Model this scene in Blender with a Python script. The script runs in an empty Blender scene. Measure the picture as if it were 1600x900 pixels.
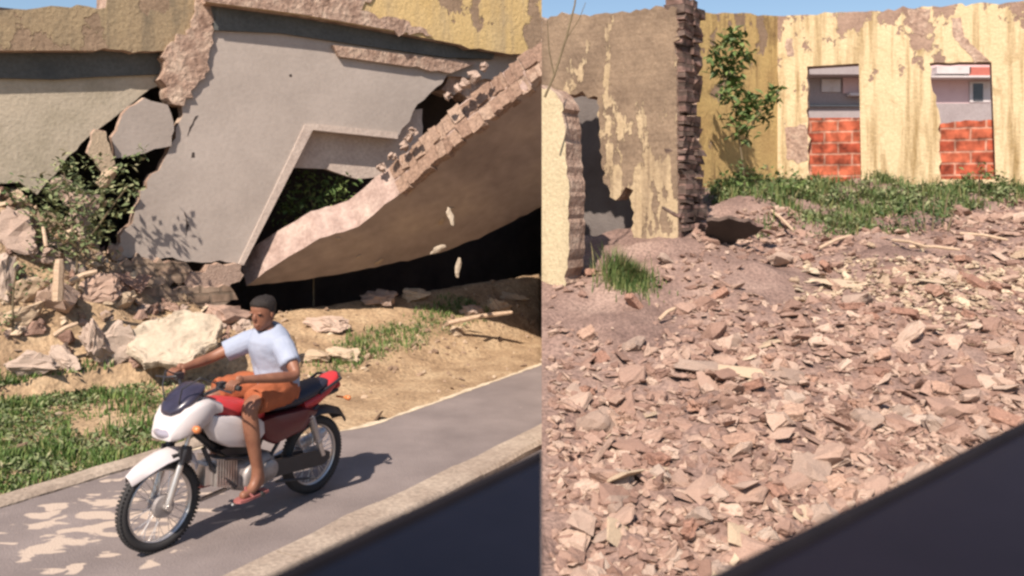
import bpy, bmesh, math, random
import numpy as np
from mathutils import Vector, Matrix, noise
from mathutils.geometry import tessellate_polygon

S = bpy.context.scene
COL = S.collection
R = math.radians
random.seed(7)

# ------------------------------------------------------------------ camera, light, exposure
F, HOR, H = 1386.0, 300.0, 2.3            # focal length and horizon of the 1600 px wide photograph; eye height
cam = bpy.data.objects.new('camera', bpy.data.cameras.new('camera'))
COL.objects.link(cam)
cam.location = (0, 0, H)
cam.rotation_euler = (R(90), 0, 0)
cam.data.sensor_width = 36
cam.data.lens = 36 * F / 1600
cam.data.shift_y = -(450 - HOR) / 1600
cam.data.clip_start = 0.02
cam.data.clip_end = 3000
cam.data.dof.use_dof = True; cam.data.dof.focus_distance = 7.8; cam.data.dof.aperture_fstop = 2.2
S.camera = cam

SUN_EL = R(46)
SUN_AZ = Vector((-0.34, -0.94)).normalized()     # towards the sun: behind the camera, a little to the left
w = bpy.data.worlds.new('World'); S.world = w; w.use_nodes = True
nt = w.node_tree; nt.nodes.clear()
wo = nt.nodes.new('ShaderNodeOutputWorld'); bg = nt.nodes.new('ShaderNodeBackground')
sky = nt.nodes.new('ShaderNodeTexSky'); sky.sky_type = 'NISHITA'; sky.sun_disc = False
sky.sun_elevation = SUN_EL; sky.sun_rotation = math.atan2(SUN_AZ.x, SUN_AZ.y)
sky.dust_density = 0.6; sky.ozone_density = 1.6; sky.air_density = 1.0
bg.inputs[1].default_value = 0.075
nt.links.new(sky.outputs[0], bg.inputs[0]); nt.links.new(bg.outputs[0], wo.inputs[0])
sl = bpy.data.lights.new('sun', 'SUN'); sl.energy = 4.6; sl.angle = R(0.6); sl.color = (1.0, 0.875, 0.76)
so = bpy.data.objects.new('sun', sl); COL.objects.link(so)
ts = Vector((SUN_AZ.x * math.cos(SUN_EL), SUN_AZ.y * math.cos(SUN_EL), math.sin(SUN_EL)))
so.rotation_euler = (-ts).to_track_quat('-Z', 'Y').to_euler(); so.location = ts * 40
S.view_settings.view_transform = 'Standard'; S.view_settings.look = 'None'
S.view_settings.exposure = 0.8; S.view_settings.gamma = 1; S.view_settings.use_curve_mapping = False
S.cycles.filter_width = 2.6
S.cycles.max_bounces = 6

# ------------------------------------------------------------------ helpers: materials
def mat(name, ramp, scale=3.0, detail=6, rough=0.85, bump=0.0, bscale=25.0, metal=0.0, stretch=(1, 1, 1), spec=0.3,
        fine=0.0, per=None, coat=0.0):
    """noise -> ramp of base colours; optional fine mottling, bump and per-object / per-island variation"""
    m = bpy.data.materials.new(name); m.use_nodes = True
    t = m.node_tree; N = t.nodes; L = t.links; b = N['Principled BSDF']
    b.inputs['Roughness'].default_value = rough; b.inputs['Metallic'].default_value = metal
    b.inputs['Specular IOR Level'].default_value = spec
    b.inputs['Coat Weight'].default_value = coat
    tc = N.new('ShaderNodeTexCoord'); mp = N.new('ShaderNodeMapping'); mp.inputs['Scale'].default_value = stretch
    L.new(tc.outputs['Object'], mp.inputs[0])
    no = N.new('ShaderNodeTexNoise'); no.inputs['Scale'].default_value = scale; no.inputs['Detail'].default_value = detail
    no.inputs['Roughness'].default_value = 0.6
    L.new(mp.outputs[0], no.inputs['Vector'])
    cr = N.new('ShaderNodeValToRGB'); e = cr.color_ramp.elements
    for i, (p, c) in enumerate(ramp):
        x = e[i] if i < 2 else e.new(p)
        x.position = p; x.color = (*c, 1)
    fac = no.outputs['Fac']
    if per:
        if per == 'object':
            oi = N.new('ShaderNodeObjectInfo'); rnd = oi.outputs['Random']
        else:
            gi = N.new('ShaderNodeNewGeometry'); rnd = gi.outputs['Random Per Island']
        ma = N.new('ShaderNodeMath'); ma.operation = 'MULTIPLY_ADD'; ma.inputs[1].default_value = 0.25
        L.new(fac, ma.inputs[0])
        mb = N.new('ShaderNodeMath'); mb.operation = 'MULTIPLY'; mb.inputs[1].default_value = 0.85
        L.new(rnd, mb.inputs[0]); L.new(mb.outputs[0], ma.inputs[2])
        fac = ma.outputs[0]
    L.new(fac, cr.inputs[0]); col = cr.outputs[0]
    if fine:
        n2 = N.new('ShaderNodeTexNoise'); n2.inputs['Scale'].default_value = bscale; n2.inputs['Detail'].default_value = 5
        L.new(mp.outputs[0], n2.inputs['Vector'])
        mr = N.new('ShaderNodeMapRange'); mr.inputs['From Min'].default_value = .3; mr.inputs['From Max'].default_value = .7
        mr.inputs['To Min'].default_value = 1 - fine; mr.inputs['To Max'].default_value = 1 + fine * .6
        L.new(n2.outputs['Fac'], mr.inputs[0])
        mx = N.new('ShaderNodeMix'); mx.data_type = 'RGBA'; mx.blend_type = 'MULTIPLY'; mx.inputs[0].default_value = 1
        L.new(col, mx.inputs[6]); L.new(mr.outputs[0], mx.inputs[7]); col = mx.outputs[2]
    L.new(col, b.inputs['Base Color'])
    if bump:
        n3 = N.new('ShaderNodeTexNoise'); n3.inputs['Scale'].default_value = bscale; n3.inputs['Detail'].default_value = 8
        L.new(mp.outputs[0], n3.inputs['Vector'])
        bu = N.new('ShaderNodeBump'); bu.inputs['Strength'].default_value = bump; bu.inputs['Distance'].default_value = 0.03
        L.new(n3.outputs['Fac'], bu.inputs['Height']); L.new(bu.outputs[0], b.inputs['Normal'])
    return m

def plain(name, c, rough=0.5, metal=0.0, coat=0.0, v=0.12):
    return mat(name, [(0.3, tuple(x * (1 - v) for x in c)), (0.7, tuple(min(1, x * (1 + v)) for x in c))], scale=9, rough=rough, metal=metal,
               coat=coat, spec=0.5)

def brick_nodes(m, axis_u, c1, c2, mortar, bw=0.24, bh=0.075, ms=0.012):
    """brick texture laid along direction axis_u (xy) and world up; returns (colour socket, fac socket, mapping vector socket)"""
    t = m.node_tree; N = t.nodes; L = t.links
    tc = N.new('ShaderNodeTexCoord')
    du = N.new('ShaderNodeVectorMath'); du.operation = 'DOT_PRODUCT'; du.inputs[1].default_value = axis_u
    L.new(tc.outputs['Object'], du.inputs[0])
    sp = N.new('ShaderNodeSeparateXYZ'); L.new(tc.outputs['Object'], sp.inputs[0])
    cb = N.new('ShaderNodeCombineXYZ'); L.new(du.outputs['Value'], cb.inputs[0]); L.new(sp.outputs['Z'], cb.inputs[1])
    br = N.new('ShaderNodeTexBrick'); br.inputs['Scale'].default_value = 1
    br.inputs['Brick Width'].default_value = bw; br.inputs['Row Height'].default_value = bh
    br.inputs['Mortar Size'].default_value = ms; br.inputs['Mortar Smooth'].default_value = 0.3
    br.inputs['Color1'].default_value = (*c1, 1); br.inputs['Color2'].default_value = (*c2, 1); br.inputs['Mortar'].default_value = (*mortar, 1)
    dn = N.new('ShaderNodeTexNoise'); dn.inputs['Scale'].default_value = 5; L.new(tc.outputs['Object'], dn.inputs['Vector'])
    ad = N.new('ShaderNodeVectorMath'); ad.operation = 'MULTIPLY_ADD'; ad.inputs[1].default_value = (.03, .03, .03)
    L.new(dn.outputs['Color'], ad.inputs[0]); L.new(cb.outputs[0], ad.inputs[2])
    L.new(ad.outputs[0], br.inputs['Vector'])
    return br, tc, sp

def brickmat(name, axis_u, c1, c2, mortar, bw=0.24, bh=0.075, ms=0.012, bump=0.8, grime=0.35):
    m = bpy.data.materials.new(name); m.use_nodes = True
    t = m.node_tree; N = t.nodes; L = t.links; b = N['Principled BSDF']; b.inputs['Roughness'].default_value = .9
    b.inputs['Specular IOR Level'].default_value = .2
    br, tc, sp = brick_nodes(m, axis_u, c1, c2, mortar, bw, bh, ms)
    n = N.new('ShaderNodeTexNoise'); n.inputs['Scale'].default_value = 7; n.inputs['Detail'].default_value = 8
    L.new(tc.outputs['Object'], n.inputs['Vector'])
    mr = N.new('ShaderNodeMapRange'); mr.inputs['From Min'].default_value = .3; mr.inputs['From Max'].default_value = .7
    mr.inputs['To Min'].default_value = 1 - grime; mr.inputs['To Max'].default_value = 1 + grime * .5
    L.new(n.outputs['Fac'], mr.inputs[0])
    mx = N.new('ShaderNodeMix'); mx.data_type = 'RGBA'; mx.blend_type = 'MULTIPLY'; mx.inputs[0].default_value = 1
    L.new(br.outputs['Color'], mx.inputs[6]); L.new(mr.outputs[0], mx.inputs[7]); L.new(mx.outputs[2], b.inputs['Base Color'])
    bu = N.new('ShaderNodeBump'); bu.inputs['Strength'].default_value = bump; bu.inputs['Distance'].default_value = .02; bu.invert = True
    L.new(br.outputs['Fac'], bu.inputs['Height']); L.new(bu.outputs[0], b.inputs['Normal'])
    return m

def peelmat(name, axis_u, coat, coat2, bare, bare2, stain, peel_lo, peel_hi, z0, z1, streak=0.5, brick=True, nscale=1.6, pst=(1, 1, .75)):
    """old plaster coat, fallen off where noise > threshold; threshold runs from peel_lo at z0 to peel_hi at z1 (object height)"""
    m = bpy.data.materials.new(name); m.use_nodes = True
    t = m.node_tree; N = t.nodes; L = t.links; b = N['Principled BSDF']; b.inputs['Roughness'].default_value = .9
    b.inputs['Specular IOR Level'].default_value = .2
    br, tc, sp = brick_nodes(m, axis_u, bare, bare2, tuple(x * .6 for x in bare), .23, .09, .015)
    def noi(sc, det, stretch=(1, 1, 1)):
        mp = N.new('ShaderNodeMapping'); mp.inputs['Scale'].default_value = stretch
        L.new(tc.outputs['Object'], mp.inputs[0])
        n = N.new('ShaderNodeTexNoise'); n.inputs['Scale'].default_value = sc; n.inputs['Detail'].default_value = det
        n.inputs['Roughness'].default_value = .62
        L.new(mp.outputs[0], n.inputs['Vector']); return n.outputs['Fac']
    def ramp(f, a, b_, c0, c1):
        r = N.new('ShaderNodeValToRGB'); r.color_ramp.elements[0].position = a; r.color_ramp.elements[1].position = b_
        r.color_ramp.elements[0].color = (*c0, 1); r.color_ramp.elements[1].color = (*c1, 1); L.new(f, r.inputs[0]); return r.outputs[0]
    def mix(f, a, b_, mode='MIX'):
        x = N.new('ShaderNodeMix'); x.data_type = 'RGBA'; x.blend_type = mode
        if isinstance(f, float): x.inputs[0].default_value = f
        else: L.new(f, x.inputs[0])
        L.new(a, x.inputs[6]); L.new(b_, x.inputs[7]); return x.outputs[2]
    cc = ramp(noi(1.3, 8), .32, .68, coat2, coat)
    sm = ramp(noi(3.2, 8, (1.6, 1.6, .13)), .5, .68, (0, 0, 0), (streak,) * 3)      # rain streaks
    stc = N.new('ShaderNodeRGB'); stc.outputs[0].default_value = (*stain, 1)
    cc = mix(sm, cc, stc.outputs[0])
    blot = ramp(noi(2.4, 10), .56, .7, (0, 0, 0), (streak * .7,) * 3)
    cc = mix(blot, cc, stc.outputs[0])
    bc = mix(.75 if brick else .12, ramp(noi(2.2, 8), .3, .7, tuple(x * .75 for x in bare), bare2), br.outputs['Color'])
    th = N.new('ShaderNodeMapRange'); th.inputs['From Min'].default_value = z0; th.inputs['From Max'].default_value = z1
    th.inputs['To Min'].default_value = peel_lo; th.inputs['To Max'].default_value = peel_hi
    L.new(sp.outputs['Z'], th.inputs[0])
    pn = noi(nscale, 7, pst)
    sb = N.new('ShaderNodeMath'); sb.operation = 'SUBTRACT'; L.new(pn, sb.inputs[0]); L.new(th.outputs[0], sb.inputs[1])
    mk = N.new('ShaderNodeMapRange'); mk.inputs['From Min'].default_value = -.006; mk.inputs['From Max'].default_value = .006
    L.new(sb.outputs[0], mk.inputs[0])
    fn = ramp(noi(30, 6), .3, .7, (.8, .8, .8), (1.1, 1.1, 1.1))
    L.new(mix(1.0, mix(mk.outputs[0], cc, bc), fn, 'MULTIPLY'), b.inputs['Base Color'])
    h = N.new('ShaderNodeMath'); h.operation = 'MULTIPLY_ADD'; h.inputs[1].default_value = -1.0
    L.new(mk.outputs[0], h.inputs[0]); nb = noi(18, 8); L.new(nb, h.inputs[2])
    bu = N.new('ShaderNodeBump'); bu.inputs['Strength'].default_value = .7; bu.inputs['Distance'].default_value = .025
    L.new(h.outputs[0], bu.inputs['Height']); L.new(bu.outputs[0], b.inputs['Normal'])
    return m

# ------------------------------------------------------------------ helpers: objects
def tag(o, label=None, cat=None, group=None, kind=None):
    if label: o['label'] = label
    if cat: o['category'] = cat
    if group: o['group'] = group
    if kind: o['kind'] = kind
    return o

def empty(name, loc, label, cat, group=None):
    o = bpy.data.objects.new(name, None); COL.objects.link(o); o.location = loc; o.empty_display_size = .2
    return tag(o, label, cat, group)

def link(name, me, mats, parent=None, smooth=False, shift=True, loc=None):
    """link a mesh / bmesh (world coordinates) as ONE object; vertices are moved relative to the parent or to loc"""
    if isinstance(me, bmesh.types.BMesh):
        bm = me; me = bpy.data.meshes.new(name)
        bmesh.ops.recalc_face_normals(bm, faces=bm.faces[:])
        bm.to_mesh(me); bm.free()
    if not isinstance(mats, (list, tuple)): mats = [mats]
    for m in mats: me.materials.append(m)
    if smooth:
        me.polygons.foreach_set('use_smooth', [True] * len(me.polygons))
        if smooth != True: me.set_sharp_from_angle(angle=R(smooth))
    o = bpy.data.objects.new(name, me); COL.objects.link(o)
    if parent:
        if shift: me.transform(Matrix.Translation(-abs_loc(parent)))
        o.parent = parent
    elif loc is not None:
        me.transform(Matrix.Translation(-Vector(loc))); o.location = loc
    return o

def abs_loc(o):
    v = Vector(o.location)
    while o.parent: o = o.parent; v += Vector(o.location)
    return v

SEAM = 46.5 / F                       # the two plots meet along x = SEAM * y
def clip(bm, side):
    n = Vector((1, -SEAM, 0)).normalized() * (1 if side == 'left' else -1)
    g = bmesh.ops.bisect_plane(bm, geom=bm.verts[:] + bm.edges[:] + bm.faces[:], plane_co=(0, 0, 0), plane_no=n, clear_outer=True)
    ed = [e for e in g['geom_cut'] if isinstance(e, bmesh.types.BMEdge) and e.is_boundary]
    if ed:
        try: bmesh.ops.holes_fill(bm, edges=ed, sides=0)
        except Exception: pass
    return bm

def P(px, py, D): return Vector(((px - 800) / F * D, D, H - (py - HOR) / F * D))
def ray_plane(px, py, p0, n):
    d = Vector(((px - 800) / F, 1, -(py - HOR) / F)); o = Vector((0, 0, H))
    t = (p0 - o).dot(n) / d.dot(n)
    return o + d * t

def ragged(poly, step, amp, rnd):
    out = []
    n = len(poly)
    for i in range(n):
        a = Vector(poly[i][:2]); b = Vector(poly[(i + 1) % n][:2]); ok = len(poly[i]) < 3   # a third item = clean straight edge
        k = max(1, int((b - a).length / step))
        nn = Vector((-(b - a).y, (b - a).x)); nn = nn.normalized() if nn.length else nn
        for j in range(k):
            p = a.lerp(b, j / k)
            if ok and j: p += nn * rnd.gauss(0, amp) + (b - a).normalized() * rnd.uniform(-.3, .3) * step
            out.append(p)
    return out

def slab(poly, p0, n, th, step=14, amp=2.2, seed=1, holes=(), side=None, front_only_mat=True):
    """a wall piece: outline given by its picture positions, standing in its own plane (p0, n), th metres thick"""
    rnd = random.Random(seed)
    loops = [ragged(poly, step, amp, rnd)] + [ragged(h, step, amp, rnd) for h in holes]
    l3 = [[ray_plane(p.x, p.y, p0, n) for p in lp] for lp in loops]
    # flat 2d for the tessellation
    ex = Vector((0, 0, 1)).cross(n); ex.normalize(); ey = n.cross(ex)
    l2 = [[Vector((p.dot(ex), p.dot(ey), 0)) for p in lp] for lp in l3]
    tri = tessellate_polygon(l2)
    bm = bmesh.new(); fv = []; bv = []
    for lp in l3:
        for p in lp:
            fv.append(bm.verts.new(p)); bv.append(bm.verts.new(p - n * th))
    for a, b, c in tri:
        try:
            bm.faces.new((fv[a], fv[b], fv[c])); f = bm.faces.new((bv[c], bv[b], bv[a]))
        except ValueError: pass
    k = 0
    for lp in l3:
        m = len(lp)
        for i in range(m):
            a, b = k + i, k + (i + 1) % m
            f = bm.faces.new((fv[a], fv[b], bv[b], bv[a])); f.material_index = 1
        k += m
    if side: clip(bm, side)
    return bm

def box(bm, c, s, rot=None, mi=0):
    g = bmesh.ops.create_cube(bm, size=1, matrix=Matrix.Translation(c) @ (rot.to_4x4() if rot else Matrix()) @ Matrix.Diagonal((*s, 1)))
    return g['verts']

def tube(bm, pts, r, seg=10, cap=True):
    pts = [Vector(p) for p in pts]; n = len(pts)
    rr = r if isinstance(r, (list, tuple)) else [r] * n
    rings = []; ref = None
    for i in range(n):
        t = (pts[min(i + 1, n - 1)] - pts[max(i - 1, 0)]).normalized()
        if ref is None:
            ref = Vector((0, 0, 1)) if abs(t.z) < .9 else Vector((1, 0, 0))
        a = t.cross(ref).normalized(); b = a.cross(t); ref = b
        rings.append([bm.verts.new(pts[i] + (a * math.cos(2 * math.pi * k / seg) + b * math.sin(2 * math.pi * k / seg)) * rr[i]) for k in range(seg)])
    for i in range(n - 1):
        for k in range(seg):
            bm.faces.new((rings[i][k], rings[i][(k + 1) % seg], rings[i + 1][(k + 1) % seg], rings[i + 1][k]))
    if cap:
        bm.faces.new(rings[0][::-1]); bm.faces.new(rings[-1])

def loft(bm, rings, cap=True):
    vs = [[bm.verts.new(p) for p in r] for r in rings]; m = len(vs[0])
    for i in range(len(vs) - 1):
        for k in range(m):
            bm.faces.new((vs[i][k], vs[i][(k + 1) % m], vs[i + 1][(k + 1) % m], vs[i + 1][k]))
    if cap: bm.faces.new(vs[0][::-1]); bm.faces.new(vs[-1])

def ering(x, z, hw, hh, seg=20, e=2.4, tilt=0.0):
    """superellipse ring across the bike at station x"""
    o = []
    for k in range(seg):
        a = 2 * math.pi * k / seg; c, s = math.cos(a), math.sin(a)
        yy = hw * math.copysign(abs(c) ** (2 / e), c); zz = hh * math.copysign(abs(s) ** (2 / e), s)
        o.append(Vector((x + zz * tilt, yy, z + zz)))
    return o

def torus(bm, c, axis_rot, R0, r0, seg=48, rs=12, sq=1.0):
    rings = []
    for i in range(seg):
        a = 2 * math.pi * i / seg; ring = []
        for k in range(rs):
            b = 2 * math.pi * k / rs
            rad = R0 + r0 * math.cos(b); v = Vector((rad * math.cos(a), r0 * sq * math.sin(b), rad * math.sin(a)))
            ring.append(bm.verts.new(axis_rot @ v + Vector(c)))
        rings.append(ring)
    for i in range(seg):
        for k in range(rs):
            bm.faces.new((rings[i][k], rings[i][(k + 1) % rs], rings[(i + 1) % seg][(k + 1) % rs], rings[(i + 1) % seg][k]))

def lathe_y(bm, c, prof, seg=28):
    """profile [(y, r)] turned about an axis along y through c"""
    rings = [[Vector(c) + Vector((r * math.cos(2 * math.pi * k / seg), y, r * math.sin(2 * math.pi * k / seg))) for k in range(seg)] for y, r in prof]
    loft(bm, rings)

def skin_mesh(verts, edges, radii, levels=2):
    me = bpy.data.meshes.new('tmp'); me.from_pydata([tuple(v) for v in verts], edges, [])
    o = bpy.data.objects.new('tmp', me); COL.objects.link(o)
    md = o.modifiers.new('s', 'SKIN'); md.use_smooth_shade = True
    for i, sv in enumerate(me.skin_vertices[0].data):
        r = radii[i]; sv.radius = r if isinstance(r, tuple) else (r, r); sv.use_root = (i == 0)
    ss = o.modifiers.new('u', 'SUBSURF'); ss.levels = levels; ss.render_levels = levels
    dg = bpy.context.evaluated_depsgraph_get(); dg.update()
    out = bpy.data.meshes.new_from_object(o.evaluated_get(dg))
    bpy.data.objects.remove(o); bpy.data.meshes.remove(me)
    return out

def add_mesh(bm, me): bm.from_mesh(me); bpy.data.meshes.remove(me)

def fbm(x, y, z=0, o=4):
    return noise.fractal(Vector((x, y, z)), 1.0, 2.0, o)

# ------------------------------------------------------------------ layout of the left plot
U = Vector((.5, .866, 0)); NR = Vector((-.866, .5, 0))             # along the street, and across it away from us
def sc_(p): return p[0] * NR.x + p[1] * NR.y                         # distance across the street
F0 = Vector(((0 - 800) / F * 10.3, 10.3, 0)); F1 = Vector(((846 - 800) / F * 15.0, 15.0, 0))
FE = (F1 - F0).normalized(); FN = Vector((FE.y, -FE.x, 0))            # along the house front; outwards
FL = (F1 - F0).length
def tF(p): return (p[0] - F0.x) * FN.x + (p[1] - F0.y) * FN.y
def lF(p): return (p[0] - F0.x) * FE.x + (p[1] - F0.y) * FE.y
def sm(x): x = max(0, min(1, x)); return x * x * (3 - 2 * x)
def road_edge(l):                                                    # far edge of the asphalt, as distance across; l = along the street
    return 5.55 + .85 * sm((6.9 - l) / 1.6)
def z_left(x, y):
    if x > SEAM * y + .02: return -.15
    p = (x, y); s = sc_(p); t = tF(p); l = lF(p)
    zb = .40 + .50 * max(-.3, min(1.0, l / FL))
    s1 = 6.6
    if t > 0:
        ww = 0 if s < s1 else (s - s1) / (s - s1 + t + 1e-6)
        z = zb * ww
        nz = .035 * sm((s - s1) / .6)
    else:
        k = sm((-t - .12) / .35) * sm((l - 2.9) / .8) * sm((7.5 + t) / 2) if t > -7.5 else 0
        z = zb * (1 - k) + (zb - .75) * k; nz = .03
    d_e = s - road_edge(x * U.x + y * U.y)
    if l < 3.4 and -1.4 < t < 2.0:      # heap of debris against the left end of the house
        crest = 2.35 - .72 * max(0, l) if l < 1.6 else 1.2
        hp = (crest - zb) * sm((2.9 - l) / 1.4) * sm((1.75 - t) / 1.85) * sm((t + 1.3) / .8)
        z = max(z, zb + hp) if hp > 0 else z; nz += .10 * sm(hp / .5)
    if l > 4: nz *= .5
    z += nz * fbm(x * 2.2, y * 2.2) + .015 * fbm(x * 7, y * 7) * sm(d_e / .3)
    if 3.0 < s: z -= .02 * (1 - sm(d_e / .15))
    return z
def z_right(x, y):
    prof = [(2.5, -.4), (4.2, -.2), (5.3, .03), (8, .78), (11, 1.62), (13, 2.08), (15, 2.42), (17, 2.55), (45, 2.6)]
    z = prof[-1][1]
    for (a, za), (b, zb) in zip(prof, prof[1:]):
        if y <= b:
            q = max(0, (y - a) / (b - a)); z = za + (zb - za) * q; break
    for px, d, rr, dp in ((950, 12.7, 1.1, .75), (985, 12.2, .6, .3)):
        q = math.hypot(x - (px - 800) / F * d, y - d) / rr
        if q < 1: z -= dp * sm((1 - q) * 1.6)
    q = math.hypot((x - (1170 - 800) / F * 12.4) / 1.1, (y - 12.35) / .85)
    if q < 1: z += .2 * sm((1 - q) * 1.2)
    z += .16 * fbm(x * .7 + 3, y * .7) + .06 * fbm(x * 2.3, y * 2.3 + 9) + .02 * fbm(x * 8, y * 8)
    return z
def hit(px, py, lo=7.0, hi=14.5):
    """where a line of sight meets the left ground, so that pieces can be set down on it"""
    D = lo
    while D < hi:
        p = P(px, py, D)
        if p.z <= z_left(p.x, p.y): return D
        D += .05
    return None
def zr(px, D): x = (px - 800) / F * D; return Vector((x, D, z_right(x, D)))

# ------------------------------------------------------------------ materials
M = {}
M['dirt'] = mat('verge_dirt', [(.28, (.20, .13, .075)), (.5, (.36, .25, .15)), (.72, (.47, .35, .22))], scale=2.2, detail=9, bump=.9, bscale=22, fine=.35)
M['rubble_soil'] = mat('rubble_soil', [(.3, (.145, .092, .077)), (.5, (.245, .163, .133)), (.72, (.335, .235, .19))], scale=1.6, detail=10, bump=1.0, bscale=30, fine=.4)
M['brickbit'] = mat('brick_fragment', [(0, (.21, .125, .095)), (.45, (.325, .208, .16)), (.75, (.395, .272, .21)), (1, (.46, .345, .27))], scale=6, rough=.95, bump=.5, bscale=40, fine=.2, per='object')
M['brickbits'] = mat('brick_fragments', [(0, (.18, .105, .08)), (.5, (.31, .20, .155)), (.8, (.385, .27, .208)), (1, (.46, .345, .27))], scale=6, rough=.95, bump=.5, bscale=40, fine=.2, per='island')
M['mortarbit'] = mat('mortar_lump', [(0, (.29, .205, .16)), (.6, (.38, .285, .23)), (1, (.45, .355, .285))], scale=6, rough=.95, bump=.5, bscale=40, fine=.2, per='object')
M['creambit'] = mat('plaster_chunk', [(0, (.42, .315, .215)), (1, (.53, .42, .30))], scale=6, rough=.95, bump=.4, bscale=40, fine=.2, per='object')
M['plank'] = mat('dry_wood', [(.3, (.36, .25, .17)), (.7, (.58, .44, .31))], scale=8, stretch=(1, 6, 6), rough=.9, bump=.4)
M['grey_plaster'] = mat('grey_plaster', [(.25, (.29, .25, .22)), (.5, (.36, .312, .276)), (.75, (.42, .365, .325))], scale=.9, detail=9, bump=.14, bscale=20, fine=.06)
M['old_plaster'] = mat('old_plaster', [(.28, (.27, .235, .17)), (.5, (.375, .325, .25)), (.72, (.44, .375, .285))], scale=1.3, detail=9, bump=.3, bscale=24, fine=.1)
M['trim'] = mat('window_trim', [(.3, (.40, .325, .28)), (.7, (.50, .42, .36))], scale=4, bump=.3, fine=.15)
M['conc'] = mat('kerb_concrete', [(.3, (.27, .21, .165)), (.7, (.41, .335, .265))], scale=2, detail=9, bump=.4, bscale=30, fine=.25)
M['dark_in'] = mat('shade_dark', [(.3, (.035, .028, .025)), (.7, (.07, .055, .048))], scale=2, bump=.3)  # near-black base puts the shade of rooms, cracks and hollow into the colour
M['under'] = mat('stained_underside', [(.25, (.23, .18, .155)), (.5, (.35, .28, .235)), (.75, (.45, .36, .285))], scale=.8, detail=8, bump=.15, bscale=6, fine=.12)
M['brick_edge'] = brickmat('brick_edge', (FE.x, FE.y, 0), (.20, .125, .08), (.29, .185, .12), (.34, .25, .18), .16, .34, .025, grime=.6)
M['brick_rough'] = mat('broken_brick', [(.3, (.20, .125, .09)), (.5, (.36, .25, .19)), (.72, (.50, .39, .30))], scale=5, detail=9, bump=1.0, bscale=18, fine=.3)
M['grass'] = mat('grass', [(0, (.035, .065, .018)), (.5, (.07, .115, .03)), (.8, (.13, .155, .05)), (1, (.25, .21, .10))], scale=3, rough=.7, per='island')
M['turf'] = mat('verge_grass', [(0, (.045, .085, .02)), (.55, (.085, .15, .035)), (.85, (.15, .20, .055)), (1, (.25, .22, .10))], scale=3, rough=.7, per='island')
M['round_coat'] = mat('cream_plaster', [(.25, (.18, .135, .10)), (.37, (.39, .32, .24)), (.7, (.47, .395, .30))], scale=3.2, detail=9, bump=.5, bscale=22, fine=.12)
M['edge_coat'] = mat('broken_plaster_edge', [(.28, (.24, .165, .135)), (.5, (.36, .265, .225)), (.72, (.44, .345, .29))], scale=3.5, detail=9, bump=.5, bscale=20, fine=.2)
M['moss'] = mat('mossy_leaf', [(0, (.06, .08, .035)), (.5, (.13, .16, .07)), (.85, (.21, .23, .11)), (1, (.29, .26, .16))], scale=3, rough=.8, per='island')
M['brick_row'] = mat('brick_row', [(0, (.20, .125, .09)), (.5, (.27, .18, .13)), (1, (.36, .26, .195))], scale=9, detail=8, bump=.8, bscale=25, fine=.35, per='island')
M['grass_dark'] = mat('weed_leaf', [(0, (.022, .05, .016)), (.6, (.05, .095, .028)), (1, (.11, .15, .05))], scale=3, rough=.65, per='island')
M['leaf'] = mat('vine_leaf', [(0, (.045, .075, .022)), (.6, (.09, .14, .04)), (1, (.19, .24, .08))], scale=3, rough=.6, per='island')
M['dry_leaf'] = mat('dry_leaf', [(0, (.10, .07, .035)), (.6, (.19, .14, .07)), (1, (.30, .23, .13))], scale=3, rough=.8, per='island')
M['stem'] = mat('stem', [(.3, (.10, .075, .045)), (.7, (.19, .15, .09))], scale=9, rough=.9)
# motorcycle
M['white'] = mat('white_plastic', [(.28, (.40, .345, .32)), (.42, (.50, .455, .45)), (.7, (.54, .50, .50))], scale=5, detail=9, rough=.42, spec=.5)
M['red'] = mat('red_plastic', [(.3, (.33, .035, .035)), (.6, (.47, .03, .035))], scale=6, detail=8, rough=.42, spec=.5)
M['black'] = plain('black_plastic', (.025, .024, .028), .45)
M['visor'] = plain('dark_visor', (.035, .03, .05), .28, coat=.2, v=.3)
M['rubber'] = plain('tyre_rubber', (.028, .026, .026), .8)
M['alloy'] = plain('alloy', (.62, .58, .55), .35, metal=.8)
M['cast'] = plain('cast_metal', (.30, .27, .26), .5, metal=.4, v=.35)
M['amber'] = plain('amber_lens', (.50, .17, .06), .25)
M['lens'] = plain('headlight_lens', (.26, .24, .28), .08)
M['seatm'] = plain('seat_vinyl', (.018, .018, .032), .55)
M['skin'] = mat('skin', [(.3, (.17, .07, .042)), (.7, (.27, .125, .075))], scale=9, bump=.1, rough=.5, spec=.4)
M['hair'] = mat('hair', [(.3, (.012, .009, .008)), (.7, (.03, .022, .018))], scale=60, rough=.6, bump=.5, bscale=120)
M['shirt'] = mat('shirt_cloth', [(.3, (.25, .285, .37)), (.7, (.34, .375, .46))], scale=5, rough=.9, bump=.35, bscale=10)
M['short'] = mat('shorts_cloth', [(.3, (.26, .075, .032)), (.7, (.38, .115, .05))], scale=7, rough=.9, bump=.35, bscale=10)
M['sandal'] = plain('sandal_rubber', (.30, .10, .09), .7)
M['navy'] = mat('navy_paint', [(.3, (.003, .004, .009)), (.7, (.008, .009, .018))], scale=1.5, rough=.6, spec=.15)
M['plum'] = mat('plum_paint', [(.3, (.008, .006, .010)), (.7, (.013, .010, .016))], scale=1.5, rough=.6, spec=.15)
M['seal'] = mat('rubber_seal', [(.3, (.010, .009, .012)), (.7, (.018, .015, .018))], scale=5, rough=.95, spec=.1)

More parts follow.
